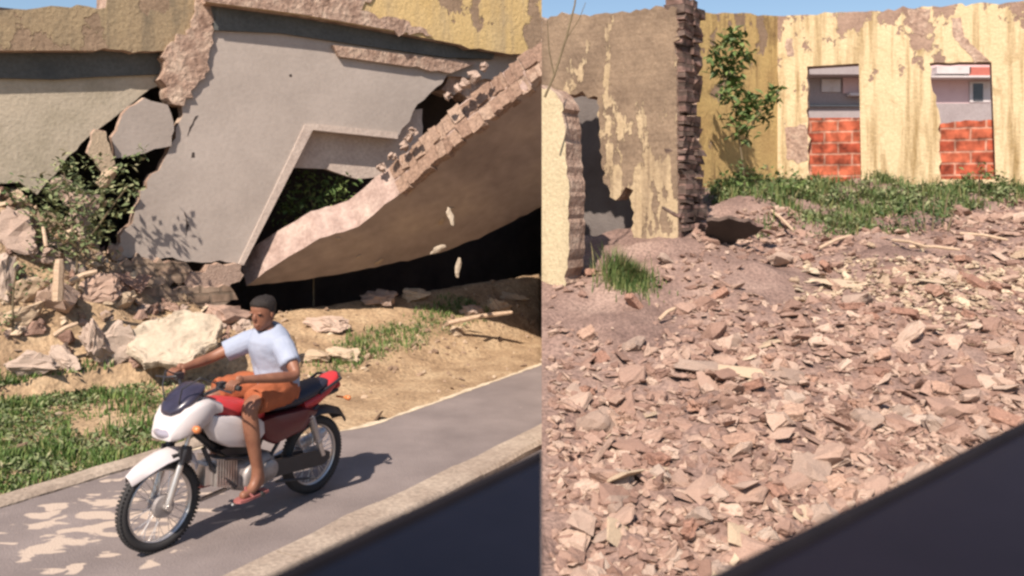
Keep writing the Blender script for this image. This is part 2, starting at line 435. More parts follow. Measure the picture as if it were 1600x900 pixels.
# asphalt with dried pale mud splashed on it
def asphalt():
    m = mat('asphalt', [(.3, (.165, .137, .13)), (.7, (.245, .205, .192))], scale=1.4, detail=10, rough=.9, bump=.35, bscale=70, fine=.1)
    t = m.node_tree; N = t.nodes; L = t.links; b = N['Principled BSDF']
    old = b.inputs['Base Color'].links[0].from_socket
    tc = N.new('ShaderNodeTexCoord')
    mp = N.new('ShaderNodeMapping'); mp.inputs['Rotation'].default_value = (0, 0, R(-20)); mp.inputs['Scale'].default_value = (1.7, 3.0, 1)
    L.new(tc.outputs['Object'], mp.inputs[0])
    n = N.new('ShaderNodeTexNoise'); n.inputs['Scale'].default_value = 1.9; n.inputs['Detail'].default_value = 3
    n.inputs['Distortion'].default_value = .6; L.new(mp.outputs[0], n.inputs['Vector'])
    ds = N.new('ShaderNodeVectorMath'); ds.operation = 'DISTANCE'; ds.inputs[1].default_value = (-2.95, 6.1, 0)
    L.new(tc.outputs['Object'], ds.inputs[0])
    mr = N.new('ShaderNodeMapRange'); mr.inputs['From Min'].default_value = .4; mr.inputs['From Max'].default_value = 1.5
    mr.inputs['To Min'].default_value = .005; mr.inputs['To Max'].default_value = -.22
    L.new(ds.outputs['Value'], mr.inputs[0])
    ad = N.new('ShaderNodeMath'); L.new(n.outputs['Fac'], ad.inputs[0]); L.new(mr.outputs[0], ad.inputs[1])
    mk = N.new('ShaderNodeMapRange'); mk.inputs['From Min'].default_value = .5; mk.inputs['From Max'].default_value = .535
    L.new(ad.outputs[0], mk.inputs[0])
    mx = N.new('ShaderNodeMix'); mx.data_type = 'RGBA'; mx.inputs[7].default_value = (.46, .37, .30, 1)
    L.new(mk.outputs[0], mx.inputs[0]); L.new(old, mx.inputs[6]); L.new(mx.outputs[2], b.inputs['Base Color'])
    return m
M['asphalt'] = asphalt()

# ------------------------------------------------------------------ ground
def grid_obj(name, xs, ys, zf, m, kind):
    vs = [(x, y, zf(x, y)) for y in ys for x in xs]; nx = len(xs)
    fs = [(j * nx + i, j * nx + i + 1, (j + 1) * nx + i + 1, (j + 1) * nx + i) for j in range(len(ys) - 1) for i in range(nx - 1)]
    me = bpy.data.meshes.new(name); me.from_pydata(vs, [], fs)
    o = link(name, me, m, smooth=True); tag(o, kind=kind); return o
def axis(lo, hi, st, far):
    a = list(np.arange(lo, hi + 1e-6, st)); out = list(a); d = st
    while out[-1] < far: d *= 1.6; out.append(out[-1] + d)
    d = st
    while out[0] > -far: d *= 1.6; out.insert(0, out[0] - d)
    return [float(v) for v in out]
g = grid_obj('ground', axis(-8.5, 1.0, .07, 900), axis(4.5, 17, .07, 900), z_left, M['dirt'], 'structure')
tag(g, 'sandy tan verge rising from the road to the collapsed house', 'ground')

# rubble slope of the right plot, with its cut bank along the seam
bm = bmesh.new(); rows = []
ys = [2.6 + .1 * i for i in range(150)] + [18 + 1.0 * i for i in range(28)]
us = [0, 0] + [(i / 150) for i in range(1, 151)]
for y in ys:
    W = 11.5 if y < 17.6 else 11.5 + (y - 17.5) * 1.2
    row = []
    for j, u in enumerate(us):
        x = SEAM * y + u * W
        row.append(bm.verts.new((x, y, -.6 if j == 0 else z_right(x, y))))
    rows.append(row)
for a, b in zip(rows, rows[1:]):
    for j in range(len(us) - 1): bm.faces.new((a[j], a[j + 1], b[j + 1], b[j]))
o = link('rubble_ground', bm, M['rubble_soil'], smooth=60)
tag(o, 'reddish brown soil slope under the broken bricks', 'ground', kind='structure')

# the street
def street_sheet(name, l0, l1, near, far, z, m, step=.12, jit=.0, side='left'):
    bm = bmesh.new(); A = []; B = []
    n = int((l1 - l0) / step)
    for i in range(n + 1):
        l = l0 + (l1 - l0) * i / n
        for s, lst, q in ((near(l), A, 3), (far(l), B, 11)):
            s += jit * fbm(l * 3.1, q) + jit * .5 * fbm(l * 11, q)
            p = U * l + NR * s; lst.append(bm.verts.new((p.x, p.y, z)))
    for i in range(n): bm.faces.new((A[i], A[i + 1], B[i + 1], B[i]))
    clip(bm, side)
    return link(name, bm, m)
o = street_sheet('road', -30, 15, lambda l: -1.5, road_edge, .012, M['asphalt'], jit=.05)
tag(o, 'worn grey asphalt street with dried pale mud splashes', 'road', kind='structure')
M['sand'] = mat('pale_sand', [(.3, (.50, .40, .28)), (.7, (.62, .52, .38))], scale=5, bump=.4, fine=.2)
o = street_sheet('sand_drift', 5.2, 13, lambda l: road_edge(l) - .03, lambda l: road_edge(l) + .07 * max(0, .5 + fbm(l * 2.7, 5)), .016, M['sand'], step=.05, jit=.03)
tag(o, 'thin pale line of sand along the far asphalt edge', 'sand', kind='structure')
bm = bmesh.new()   # near kerb
def kerb(bm, l0, l1, s0, s1, h, seed, step=.25):
    rings = []
    n = int((l1 - l0) / step)
    for i in range(n + 1):
        l = l0 + (l1 - l0) * i / n; k = .012 * fbm(l * 4, seed)
        prof = [(s0, -.1), (s0, h - .03 + k), (s0 + .03, h + k), (s1 - .03, h + k), (s1, h - .03 + k), (s1, -.1)]
        rings.append([U * l + NR * (s + .015 * fbm(l * 5, seed + 3)) + Vector((0, 0, z)) for s, z in prof])
    loft(bm, rings)
q = -4
while q < 13: kerb(bm, q, q + .985, 3.72, 4.02, .09 + .006 * math.sin(q * 5), 1 + q); q += 1
clip(bm, 'left')
o = link('kerb', bm, M['conc'], smooth=40)
tag(o, 'worn concrete kerb along the near side of the road', 'kerb', kind='structure')
bm = bmesh.new(); kerb(bm, -2, 5.6, 6.42, 6.62, .05, 5); clip(bm, 'left')
o = link('kerb', bm, M['conc'], smooth=40)
tag(o, 'low grey kerb between the road and the grassy verge', 'kerb', kind='structure')

# ------------------------------------------------------------------ the collapsed house (left plot)
def pl(off=0.0, lean=0.0):
    n = (FN * math.cos(R(lean)) + Vector((0, 0, -1)) * math.sin(R(lean))).normalized()
    return F0 + FN * off + Vector((0, 0, 1.2)), n
Fa = (FE.x, FE.y, 0)
M['brown_coat'] = peelmat('brown_coat', Fa, (.33, .255, .155), (.27, .205, .13), (.26, .185, .125), (.33, .24, .165), (.15, .125, .09), .52, .60, 3.1, 4.3, .75, brick=False)
M['cream_coat'] = peelmat('cream_coat', Fa, (.58, .43, .21), (.52, .37, .165), (.26, .18, .12), (.35, .25, .17), (.30, .24, .17), .66, .575, 2.9, 4.6, .45, nscale=1.1, brick=False)
house = empty('ruined_house', F0 + FE * 4 + Vector((0, 0, .7)), 'collapsed house with tilted parapet, overhanging eaves and broken grey walls beside the road', 'house')
def part(name, poly, off, th, mats, lean=0, parent=house, seed=1, step=14, amp=2.0, holes=(), **k):
    p0, n = pl(off, lean)
    return link(name, slab(poly, p0, n, th, step, amp, seed, holes, 'left'), mats, parent, **k)
part('wall', [(-60, 70, 0), (266, 70, 0), (270, 100), (268, 125), (222, 148), (190, 174), (150, 205), (105, 245), (75, 282), (58, 304), (30, 284), (-60, 292)], 0, .25, [M['old_plaster'], M['brick_rough']], seed=3)
part('parapet', [(-60, 16), (40, 15), (80, 9), (165, 12), (172, -60), (312, -60), (318, 22), (304, 60), (262, 80), (150, 79, 0), (-60, 79, 0)], .24, .6, [M['brown_coat'], M['brick_rough']], seed=4)
part('pier', [(258, 80), (300, 42), (312, -40), (336, -40), (338, 30), (328, 75), (320, 115), (302, 152), (288, 165), (262, 152), (256, 115)], .30, .35, [M['brick_rough'], M['brick_rough']], seed=5, amp=3.5, step=8)
c = part('parapet', [(322, -60), (900, -60, 0), (900, 86), (846, 82), (815, 84), (764, 79), (700, 66, 0), (600, 47, 0), (470, 24, 0), (322, 4, 0)], .46, .55, [M['cream_coat'], M['brick_rough']], seed=6)
tag(c, 'cream parapet tilted down to the right with peeling plaster')
part('brick_course', [(520, 70, 0), (745, 98, 0), (705, 114), (640, 104, 0), (530, 88, 0)], .32, .2, [M['brick_rough'], M['brick_rough']], seed=7, step=10)
part('broken_masonry', [(735, 66), (900, 66), (900, 150), (760, 160), (690, 140), (702, 108)], .12, .4, [M['brick_rough'], M['brick_rough']], seed=8, step=9, amp=4)
# rooms behind the front: roof slab, back wall, cross walls
bm = bmesh.new()
def fbox(bm, l0, l1, t0, t1, z0, z1):
    vs = [bm.verts.new((F0 + FE * l + FN * t) * 1 + Vector((0, 0, z))) for l, t, z in
          [(l0, t0, z0), (l1, t0, z0), (l1, t1, z0), (l0, t1, z0), (l0, t0, z1), (l1, t0, z1), (l1, t1, z1), (l0, t1, z1)]]
    for f in ((0, 1, 2, 3), (4, 7, 6, 5), (0, 4, 5, 1), (1, 5, 6, 2), (2, 6, 7, 3), (3, 7, 4, 0)): bm.faces.new([vs[i] for i in f])
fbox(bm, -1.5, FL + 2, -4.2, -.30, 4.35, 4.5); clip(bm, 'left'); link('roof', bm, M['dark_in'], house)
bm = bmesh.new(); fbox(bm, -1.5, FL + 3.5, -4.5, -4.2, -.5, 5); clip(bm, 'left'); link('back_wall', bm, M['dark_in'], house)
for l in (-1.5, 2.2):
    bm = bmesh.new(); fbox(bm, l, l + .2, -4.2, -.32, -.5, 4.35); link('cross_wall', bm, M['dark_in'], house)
M['eave'] = mat('eave_shade_dark', [(.3, (.06, .066, .066)), (.7, (.11, .115, .11))], scale=1.5, detail=8, bump=.3, fine=.2)  # dark tone paints the shade under the eaves onto the strips below
part('eave', [(300, -60), (900, -60, 0), (900, 130), (690, 120), (300, 70)], .20, .5, [M['grey_plaster'], M['brick_rough']], seed=21)
part('shade_strip', [(324, -40, 0), (800, 20, 0), (770, 92), (700, 90, 0), (560, 70, 0), (440, 52, 0), (335, 47)], .30, .12, [M['eave'], M['eave']], seed=22, amp=1.2)
part('shade_strip', [(-60, 60, 0), (262, 60, 0), (264, 90), (250, 116, 0), (150, 120, 0), (90, 124, 0), (-60, 121, 0)], .05, .12, [M['eave'], M['eave']], seed=23, amp=1.0)
part('render_patch', [(318, -60, 0), (600, -60), (585, -5), (555, 14), (585, 22), (640, 34), (676, 56), (600, 45, 0), (470, 22, 0), (318, 2, 0)], .485, .02, [M['brick_rough'], M['brick_rough']], seed=24, amp=2.5, step=8)
part('inner_wall', [(455, 170), (660, 170), (660, 262), (600, 276), (560, 280), (510, 264), (455, 262)], .03, .12, [M['trim'], M['brick_rough']], seed=9)

lw = empty('leaning_wall', F0 + FE * 3.2 + FN * .3 + Vector((0, 0, .7)), 'big smooth grey wall slab tilted over with an L-shaped window edge', 'wall')
part('panel', [(332, 30), (420, 42), (560, 62), (716, 88), (706, 110), (690, 131), (652, 163), (640, 190), (622, 216, 0), (485, 201, 0), (375, 413), (330, 410), (290, 409), (200, 403), (181, 390), (210, 335), (237, 272), (262, 240), (275, 200), (300, 130), (318, 80)],
     .25, .2, [M['grey_plaster'], M['brick_rough']], parent=lw, seed=11, amp=2.4, step=11)
part('window_trim', [(372, 414, 0), (477, 194, 0), (490, 193, 0), (622, 207, 0), (622, 217, 0), (489, 203, 0), (381, 414, 0)], .275, .24, [M['trim'], M['trim']], parent=lw)
for k, pol in enumerate(([(310, 180), (300, 198), (293, 214), (296, 199), (305, 182)], [(300, 238), (304, 238), (304, 246), (299, 246)], [(452, 116), (456, 116), (456, 120), (452, 120)], [(288, 330), (296, 352), (290, 372), (291, 350)])):
    part('crack', pol, .253, .002, [M['dark_in'], M['dark_in']], parent=lw, seed=60 + k, amp=.6, step=5)
wf = link('wall_fragment', slab([(192, 178), (226, 153), (262, 164), (271, 190), (268, 228), (225, 240), (180, 247), (174, 215)], *pl(.12, 6), .14, 12, 1.6, 12), [M['grey_plaster'], M['brick_rough']], loc=F0 + FE * 1.5 + Vector((0, 0, 2.8)))
tag(wf, 'broken grey piece of wall hanging beside the dark crack left of the leaning slab', 'wall piece')
wf = link('wall_fragment', slab([(148, 203), (166, 206), (180, 256), (160, 270), (136, 240)], *pl(.10, 10), .1, 9, 1.6, 13), [M['creambit'], M['brick_rough']], loc=F0 + FE * 1.1 + Vector((0, 0, 2.6)))
tag(wf, 'small pale wall flake hanging under the grey wall at the crack', 'wall piece')

# the fallen wall, leaning out over the verge, its broken brick edge up in the sun
nD = (FN * math.cos(R(50)) + Vector((0, 0, -1)) * math.sin(R(50))).normalized()
pD = P(385, 446, 12.0)
fw = empty('fallen_wall', P(385, 446, 12.0), 'long wall fallen outward diagonally with sunlit brick edge and dark shaded face', 'wall')
bm = slab([(910, 78), (846, 122), (800, 160), (735, 207), (700, 238), (640, 290), (560, 354), (500, 372), (440, 408), (385, 446), (440, 441), (520, 430), (600, 414), (650, 404), (700, 391), (760, 366), (846, 323), (910, 290)], pD, nD, .46, 12, .9, 14)
for f in bm.faces:
    if f.material_index == 1:
        c = f.calc_center_median(); px = 800 + c.x / c.y * F
        if px < 632: f.material_index = 2
clip(bm, 'left')
link('panel', bm, [M['under'], M['edge_coat'], M['edge_coat']], fw)
rnd = random.Random(5)
bm = bmesh.new()                       # bricks still sticking in the broken upper edge
line = [ray_plane(x, y, pD, nD) for x, y in ((900, 84), (846, 122), (800, 160), (735, 207), (700, 238), (640, 290))]
for a, b in zip(line, line[1:]):
    d = (b - a); L_ = d.length; d.normalize(); up = nD.cross(d).normalized()
    if up.z < 0: up = -up
    t = 0
    while t < L_:
        w_ = rnd.uniform(.11, .20)
        for c0, c1 in ((.0, .215), (.235, .47)):
            m3 = Matrix((d, nD, up)).transposed() @ Matrix.Rotation(rnd.gauss(0, .06), 3, 'Z') @ Matrix.Rotation(rnd.gauss(0, .05), 3, 'X')
            vs = box(bm, a + d * (t + w_ / 2) - nD * ((c0 + c1) / 2 + rnd.gauss(-.012, .012)) + up * rnd.gauss(-.03, .010), (w_ * .97, c1 - c0, .12), m3)
            for v in vs: v.co += Vector((rnd.gauss(0, .007), rnd.gauss(0, .007), rnd.gauss(0, .007)))
        t += w_
bmesh.ops.subdivide_edges(bm, edges=bm.edges[:], cuts=1, use_grid_fill=True)
for v in bm.verts: v.co += Vector((rnd.gauss(0, .007), rnd.gauss(0, .007), rnd.gauss(0, .007)))
clip(bm, 'left'); link('brick_edge', bm, M['brick_row'], fw)
bm = bmesh.new()
for px, py in [(700, 333), (690, 345), (528, 372), (592, 408), (705, 325), (560, 400), (640, 300)]:
    q = ray_plane(px, py, pD, nD) + nD * .01
    s = rnd.uniform(.045, .10)
    m4 = Matrix.Translation(q) @ nD.to_track_quat('Z', 'Y').to_matrix().to_4x4() @ Matrix.Rotation(rnd.uniform(0, 3), 4, 'Z') @ Matrix.Diagonal((s * .45, s, .012, 1))
    bmesh.ops.create_icosphere(bm, subdivisions=1, radius=1, matrix=m4)
link('plaster_flakes', bm, M['creambit'], fw)
bm = bmesh.new()
for px, py, s in [(742, 118, .14), (728, 130, .12), (716, 138, .10), (756, 106, .10), (700, 150, .08), (646, 205, .10), (632, 228, .12), (612, 244, .10), (596, 262, .10), (640, 215, .09)]:
    q = ray_plane(px, py, pD - nD * .42, nD)
    vs = bmesh.ops.create_icosphere(bm, subdivisions=2, radius=s * .5, matrix=Matrix.Translation(q) @ Matrix.Rotation(rnd.uniform(0, 3), 4, 'X'))['verts']
    for v in vs: v.co += Vector((rnd.gauss(0, 1), rnd.gauss(0, 1), rnd.gauss(0, 1))) * s * .2
link('mortar_lumps', bm, M['mortarbit'], fw)

ft = empty('brick_footing', F0 + FE * 2.3 + FN * .4 + Vector((0, 0, .5)), 'broken brick footing courses under the leaning grey slab', 'footing')
M['foot'] = brickmat('footing_brick', Fa, (.25, .175, .125), (.36, .27, .20), (.20, .15, .11), .26, .13, .02, grime=.6)
part('course', [(166, 428), (200, 404), (292, 411), (293, 430), (280, 446), (166, 446)], .40, .3, [M['foot'], M['brick_rough']], parent=ft, seed=15, amp=3, step=8)
part('course', [(186, 446), (360, 448), (372, 468), (340, 480), (345, 520), (170, 500)], .46, .3, [M['foot'], M['brick_rough']], parent=ft, seed=16, amp=3, step=8)
c = part('ledge', [(293, 429), (320, 426), (326, 414), (377, 413), (374, 440), (356, 452), (294, 450)], .38, .25, [M['mortarbit'], M['brick_rough']], parent=ft, seed=17, amp=2, step=8)

# pale round chunk of plaster lying on the verge
for i, (px, py, D, a, b, rz, lb) in enumerate([(716, 417, 12.0, .05, .125, .15, 'bright falling flake of plaster, the lowest one in front of the black opening'), (685, 389, 11.9, .05, .10, 1.2, 'bright falling flake of plaster tilted sideways under the fallen wall'), (704, 338, 11.5, .05, .10, -.3, 'pale falling flake of plaster in front of the shaded face of the fallen wall')]):
    bm = bmesh.new(); c = P(px, py, D)
    bmesh.ops.create_icosphere(bm, subdivisions=2, radius=1, matrix=Matrix.Translation(c) @ Matrix.Rotation(rz, 4, 'Y') @ Matrix.Rotation(.4, 4, 'Z') @ Matrix.Diagonal((a * .85, .012, b, 1)))
    for v in bm.verts: v.co += (v.co - c) * .9 * noise.noise(v.co * 17)
    tag(link('plaster_flake', bm, M['round_coat'], loc=c), lb, 'plaster flake')
n = Vector((.15, -.62, .77)).normalized()
PD = hit(273, 560) or 9.3; c = P(273, 528, PD - .12); k0 = PD / 9.3; bm = bmesh.new()
bmesh.ops.create_icosphere(bm, subdivisions=5, radius=1)
for v in bm.verts:
    a = math.atan2(v.co.y, v.co.x); r = math.hypot(v.co.x, v.co.y)
    k = 1 + .10 * math.sin(2 * a + 1) + .24 * noise.fractal(Vector((math.cos(a) * 1.9, math.sin(a) * 1.6, 3)), 1, 2, 5)
    if abs(a - 2.3) < .28: k *= 1 - .28 * (1 - abs(a - 2.3) / .28)
    zz = math.copysign(min(1, abs(v.co.z) * 2.2) ** .6, v.co.z)
    v.co = Vector((v.co.x * k * .43, v.co.y * k * .37, zz * .06 + .05 * noise.fractal(v.co * 2.3, 1, 2, 6)))
bm.transform(Matrix.Translation(c) @ Matrix.Scale(k0, 4) @ n.to_track_quat('Z', 'Y').to_matrix().to_4x4())
o = link('plaster_slab', bm, M['round_coat'], smooth=35, loc=P(273, 560, PD))
tag(o, 'big round cream plaster chunk lying on the verge below the brick footing', 'plaster chunk')

# ------------------------------------------------------------------ the ruin on the right plot
def plane2(a, b):
    e = (b - a); e.z = 0; e.normalize(); n = Vector((e.y, -e.x, 0))
    return a, e, n
A0, WE, WN = plane2(P(1215, 300, 16.2), P(1600, 300, 14.6))
B0, BE, BN = P(1055, 300, 10.9), Vector((math.cos(R(35)), -math.sin(R(35)), 0)), Vector((-math.sin(R(35)), -math.cos(R(35)), 0))
C0, CE, CN = plane2(P(1095, 300, 14.7), P(1215, 300, 16.2))
tu = lambda v: (v.x, v.y, 0)
M['wallcream'] = peelmat('cream_wall_coat', tu(WE), (.62, .495, .31), (.54, .42, .25), (.28, .185, .14), (.38, .265, .20), (.24, .16, .065), .70, .485, .6, 3.15, .9, nscale=1.5, brick=False)
M['wallside'] = peelmat('ochre_wall_coat', tu(CE), (.55, .40, .17), (.42, .285, .125), (.28, .19, .13), (.36, .26, .18), (.17, .11, .055), .60, .56, .2, 3.0, .95, brick=False)
M['wallbrown'] = peelmat('brown_wall_coat', tu(BE), (.48, .375, .245), (.39, .295, .18), (.19, .135, .096), (.30, .22, .15), (.17, .12, .08), .60, .355, .0, 2.6, .85, brick=False, nscale=3.4, pst=(1.3, 1.3, .5))
M['walljamb'] = peelmat('pale_jamb_coat', tu(BE), (.52, .44, .29), (.47, .39, .25), (.28, .20, .14), (.36, .26, .18), (.30, .24, .15), .75, .6, .0, 2.8, .4)
M['infill'] = brickmat('orange_block', tu(WE), (.32, .065, .035), (.43, .115, .06), (.44, .22, .155), .47, .20, .02, grime=.7)
M['quoin'] = brickmat('dark_brick', (BN.x, BN.y, 0), (.15, .095, .08), (.27, .175, .145), (.12, .085, .07), .24, .12, .03, bump=1.0, grime=.6)

rw = empty('window_wall', P(1400, 300, 15.4) - Vector((0, 0, 0)), 'tall roofless cream wall with two half-bricked windows and peeling top', 'wall')
rw.location.z = 2.4
W1 = [(1261, 104, 0), (1342, 99, 0), (1346, 287, 0), (1266, 287)]
W2 = [(1452, 99), (1500, 97, 0), (1549, 97, 0), (1556, 280, 0), (1470, 280), (1468, 180), (1455, 130)]
bm = slab([(1214, 25), (1300, 20), (1420, 13), (1600, 1), (1690, -6), (1690, 330), (1214, 330)], A0, WN, .36, 10, 1.6, 31, [W1, W2])
link('wall', bm, [M['wallcream'], M['brick_rough']], rw)
for poly, s in (([(1258, 184, 0), (1348, 184, 0), (1350, 300, 0), (1258, 300, 0)], 32), ([(1462, 196), (1500, 190), (1530, 189), (1562, 188), (1562, 300), (1462, 300)], 33)):
    link('brick_infill', slab(poly, A0 - WN * .16, WN, .13, 9, 1.2, s), [M['infill'], M['infill']], rw)
for k, pol in enumerate(([(1486, 28), (1501, 27), (1507, 58), (1522, 72), (1547, 96), (1522, 99), (1508, 78), (1489, 56)], [(1226, 200), (1250, 194), (1262, 204), (1263, 250), (1246, 256), (1230, 250)], [(1229, 60), (1239, 60), (1240, 88), (1230, 88)], [(1418, 15), (1455, 13), (1450, 40), (1440, 58), (1428, 52)])):
    link('bare_patch', slab(pol, A0 + WN * .006, WN, .005, 6, 1.4, 70 + k), [M['brick_rough'], M['brick_rough']], rw)
o = link('side_wall', slab([(1090, 22), (1160, 20), (1217, 25), (1217, 330), (1090, 345)], C0, CN, .3, 10, 2, 34), [M['wallside'], M['brick_rough']], loc=P(1155, 300, 15.4) + Vector((0, 0, .1)))
tag(o, 'streaky ochre stretch of wall behind the climbing weed, left of the windows', 'wall')

bw = empty('brown_wall', P(1000, 300, 11.3), 'brown wall of bare render with pale plaster remnants and a ragged dark breach', 'wall'); bw.location.z = 1.6
bm = slab([(815, 28), (870, 25), (940, 21), (1000, 16), (1058, 12), (1057, 100, 0), (1058, 250, 0), (1060, 410), (980, 410), (986, 385), (991, 332), (978, 292), (962, 313), (943, 286), (938, 220), (934, 152), (900, 148), (815, 144)], B0, BN, .3, 8, 2.6, 35)
clip(bm, 'right'); link('wall', bm, [M['wallbrown'], M['brick_rough']], bw)
J0 = P(870, 300, 9.75)
bm = slab([(800, 128), (858, 138), (878, 160), (884, 200), (889, 300), (888, 400), (880, 452), (868, 500), (800, 500)], J0, BN, .34, 8, 1.8, 36)
clip(bm, 'right'); c = link('wall_stub', bm, [M['walljamb'], M['brick_rough']], loc=P(868, 450, 9.75)); tag(c, 'narrow pale cream wall stub standing left of the breach at the seam', 'wall')
# toothed brick end of the wall
bm = bmesh.new(); rnd = random.Random(4)
zz = 1.2
while zz < 4.62:
    hgt = rnd.uniform(.07, .17); ln = .52 + rnd.uniform(-.06, .08) + .22 * max(0, (3.2 - zz) / 2)
    for k in range(2):
        l0, l1 = (0, ln * .5) if k == 0 else (ln * .5 + .008, ln)
        out = rnd.uniform(.0, .05)
        c0 = Vector((B0.x, B0.y, zz + hgt / 2)) - BN * ((l0 + l1) / 2 + .035) + BE * (out / 2 - .03)
        rot = Matrix.Rotation(math.atan2(BE.y, BE.x) + rnd.gauss(0, .03), 3, 'Z') @ Matrix.Rotation(rnd.gauss(0, .02), 3, 'X')
        vs = box(bm, c0, (.2 + out, (l1 - l0), hgt * 1.0), rot)
        for v in vs: v.co += Vector((rnd.gauss(0, .022), rnd.gauss(0, .022), rnd.gauss(0, .014)))
    zz += hgt
c = link('brick_end', bm, M['quoin'], bw); tag(c, 'rough toothed end of bare dark bricks')
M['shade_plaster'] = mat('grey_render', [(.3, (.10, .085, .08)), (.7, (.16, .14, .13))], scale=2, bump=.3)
# shaded room behind the breach
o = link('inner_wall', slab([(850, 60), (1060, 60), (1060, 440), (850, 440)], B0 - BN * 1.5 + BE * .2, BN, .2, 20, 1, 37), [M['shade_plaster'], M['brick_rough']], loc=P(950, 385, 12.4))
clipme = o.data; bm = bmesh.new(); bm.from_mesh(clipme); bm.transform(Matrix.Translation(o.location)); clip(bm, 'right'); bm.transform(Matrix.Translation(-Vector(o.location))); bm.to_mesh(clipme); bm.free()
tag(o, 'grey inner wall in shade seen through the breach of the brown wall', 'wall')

# houses across the far street, seen through the window openings
M['pinkwall'] = mat('pink_wall', [(.3, (.52, .36, .36)), (.7, (.62, .46, .46))], scale=2, bump=.2)
M['greywall'] = mat('grey_wall', [(.3, (.26, .22, .22)), (.7, (.33, .29, .29))], scale=1.2, bump=.2, fine=.15)
M['redroof'] = mat('red_roof', [(.3, (.36, .10, .08)), (.7, (.48, .16, .12))], scale=6, stretch=(8, 1, 1), bump=.4)
M['glassd'] = plain('dark_pane', (.05, .05, .06), .1)
def bhouse(px0, px1, D, label, wall, zt, items):
    c = P((px0 + px1) / 2, 300, D)
    h = empty('far_house', Vector((c.x, D, 2.5)), label, 'house')
    x0, x1 = P(px0, 0, D).x, P(px1, 0, D).x
    bm = bmesh.new(); box(bm, Vector(((x0 + x1) / 2, D + 2, (1.8 + zt) / 2)), (x1 - x0, 4, zt - 1.8)); link('wall', bm, wall, h)
    bm = bmesh.new()
    rz = zt + .75
    v = [bm.verts.new(q) for q in [(x0 - .3, D - .35, zt - .05), (x1 + .3, D - .35, zt - .05), (x1 + .3, D + 2, rz), (x0 - .3, D + 2, rz), (x1 + .3, D + 4.3, zt - .05), (x0 - .3, D + 4.3, zt - .05)]]
    bm.faces.new((v[0], v[1], v[2], v[3])); bm.faces.new((v[3], v[2], v[4], v[5]))
    bmesh.ops.solidify(bm, geom=bm.faces[:], thickness=.12)
    link('roof', bm, M['redroof'], h)
    for name, a, b, c_, d, dep, m in items:
        p, q = P(a, b, D), P(c_, d, D)
        bm = bmesh.new(); box(bm, Vector(((p.x + q.x) / 2, D - dep / 2 - .004, (p.z + q.z) / 2)), (abs(q.x - p.x), dep, abs(p.z - q.z)))
        link(name, bm, m, h)
bhouse(1180, 1405, 25, 'far grey house with pinkish white upper panels seen through the left window opening', M['greywall'], 6.0,
       [('awning', 1240, 104, 1400, 122, .8, M['greywall']), ('panel', 1283, 124, 1312, 144, .06, M['white']), ('panel', 1316, 122, 1343, 146, .06, M['pinkwall']), ('ledge', 1322, 147, 1400, 151, .3, M['white']), ('ledge', 1240, 164, 1400, 167, .1, M['glassd'])])
bhouse(1425, 1640, 24, 'far pink house with red awning and small white window seen through the right window opening', M['pinkwall'], 6.2,
       [('awning', 1500, 109, 1640, 122, .5, M['redroof']), ('ledge', 1450, 108, 1502, 119, .5, M['white']), ('ledge', 1440, 122, 1640, 125, .55, M['white']), ('window', 1514, 128, 1546, 160, .05, M['white']), ('pane', 1519, 131, 1534, 158, .07, M['glassd']), ('base_wall', 1420, 163, 1640, 300, .3, M['greywall'])])

# ------------------------------------------------------------------ motorcycle (local frame: x forward, y to the rider's left, z up; rear wheel touches the road at 0)
BIKE = Vector((-1.53, 6.765, .014)); ANG = math.atan2(-.835, -.55); WB = 1.32; WR = .29
bike = empty('motorcycle', BIKE, 'white and red light motorcycle with spoked wheels, ridden along the grey street', 'motorcycle')
bike.rotation_euler = (R(-1.5), 0, ANG)
def bpart(name, bm, m, parent=bike, smooth=50): return link(name, bm, m, parent, smooth=smooth, shift=False)
def mirror(f):
    for s in (1, -1): f(s)
I3 = Matrix.Identity(3)
def wheel(cx, front):
    bm = bmesh.new(); torus(bm, (cx, 0, WR), I3, .226, .013, 56, 8, 1.5)
    wl = bpart('wheel', bm, M['alloy'])
    bm = bmesh.new(); torus(bm, (cx, 0, WR), I3, .257, .031 if front else .037, 72, 14)
    for i in range(72):                                   # tread blocks
        a = 2 * math.pi * i / 72
        for s in (-1, 1):
            rot = Matrix.Rotation(-a, 3, 'Y')
            box(bm, Vector((cx, 0, WR)) + rot @ Vector((.286, s * .016, 0)), (.012, .02, .014), rot)
    bpart('tyre', bm, M['rubber'], wl)
    bm = bmesh.new()
    for i in range(36):
        a = 2 * math.pi * i / 36; s = 1 if i % 2 else -1; a2 = a + (.55 if (i // 2) % 2 else -.55)
        tube(bm, [(cx + .045 * math.cos(a2), s * .03, WR + .045 * math.sin(a2)), (cx + .222 * math.cos(a), 0, WR + .222 * math.sin(a))], .0026, 4, False)
    bpart('spokes', bm, M['alloy'], wl)
    bm = bmesh.new(); lathe_y(bm, (cx, 0, WR), [(-.055, .02), (-.05, .05), (-.02, .055), (.02, .055), (.03, .075), (.055, .07), (.06, .02)])
    bpart('hub', bm, M['cast'], wl)
M['darkred'] = plain('dark_red_plastic', (.10, .014, .018), .4, coat=.2)
wheel(WB, True); wheel(0, False)
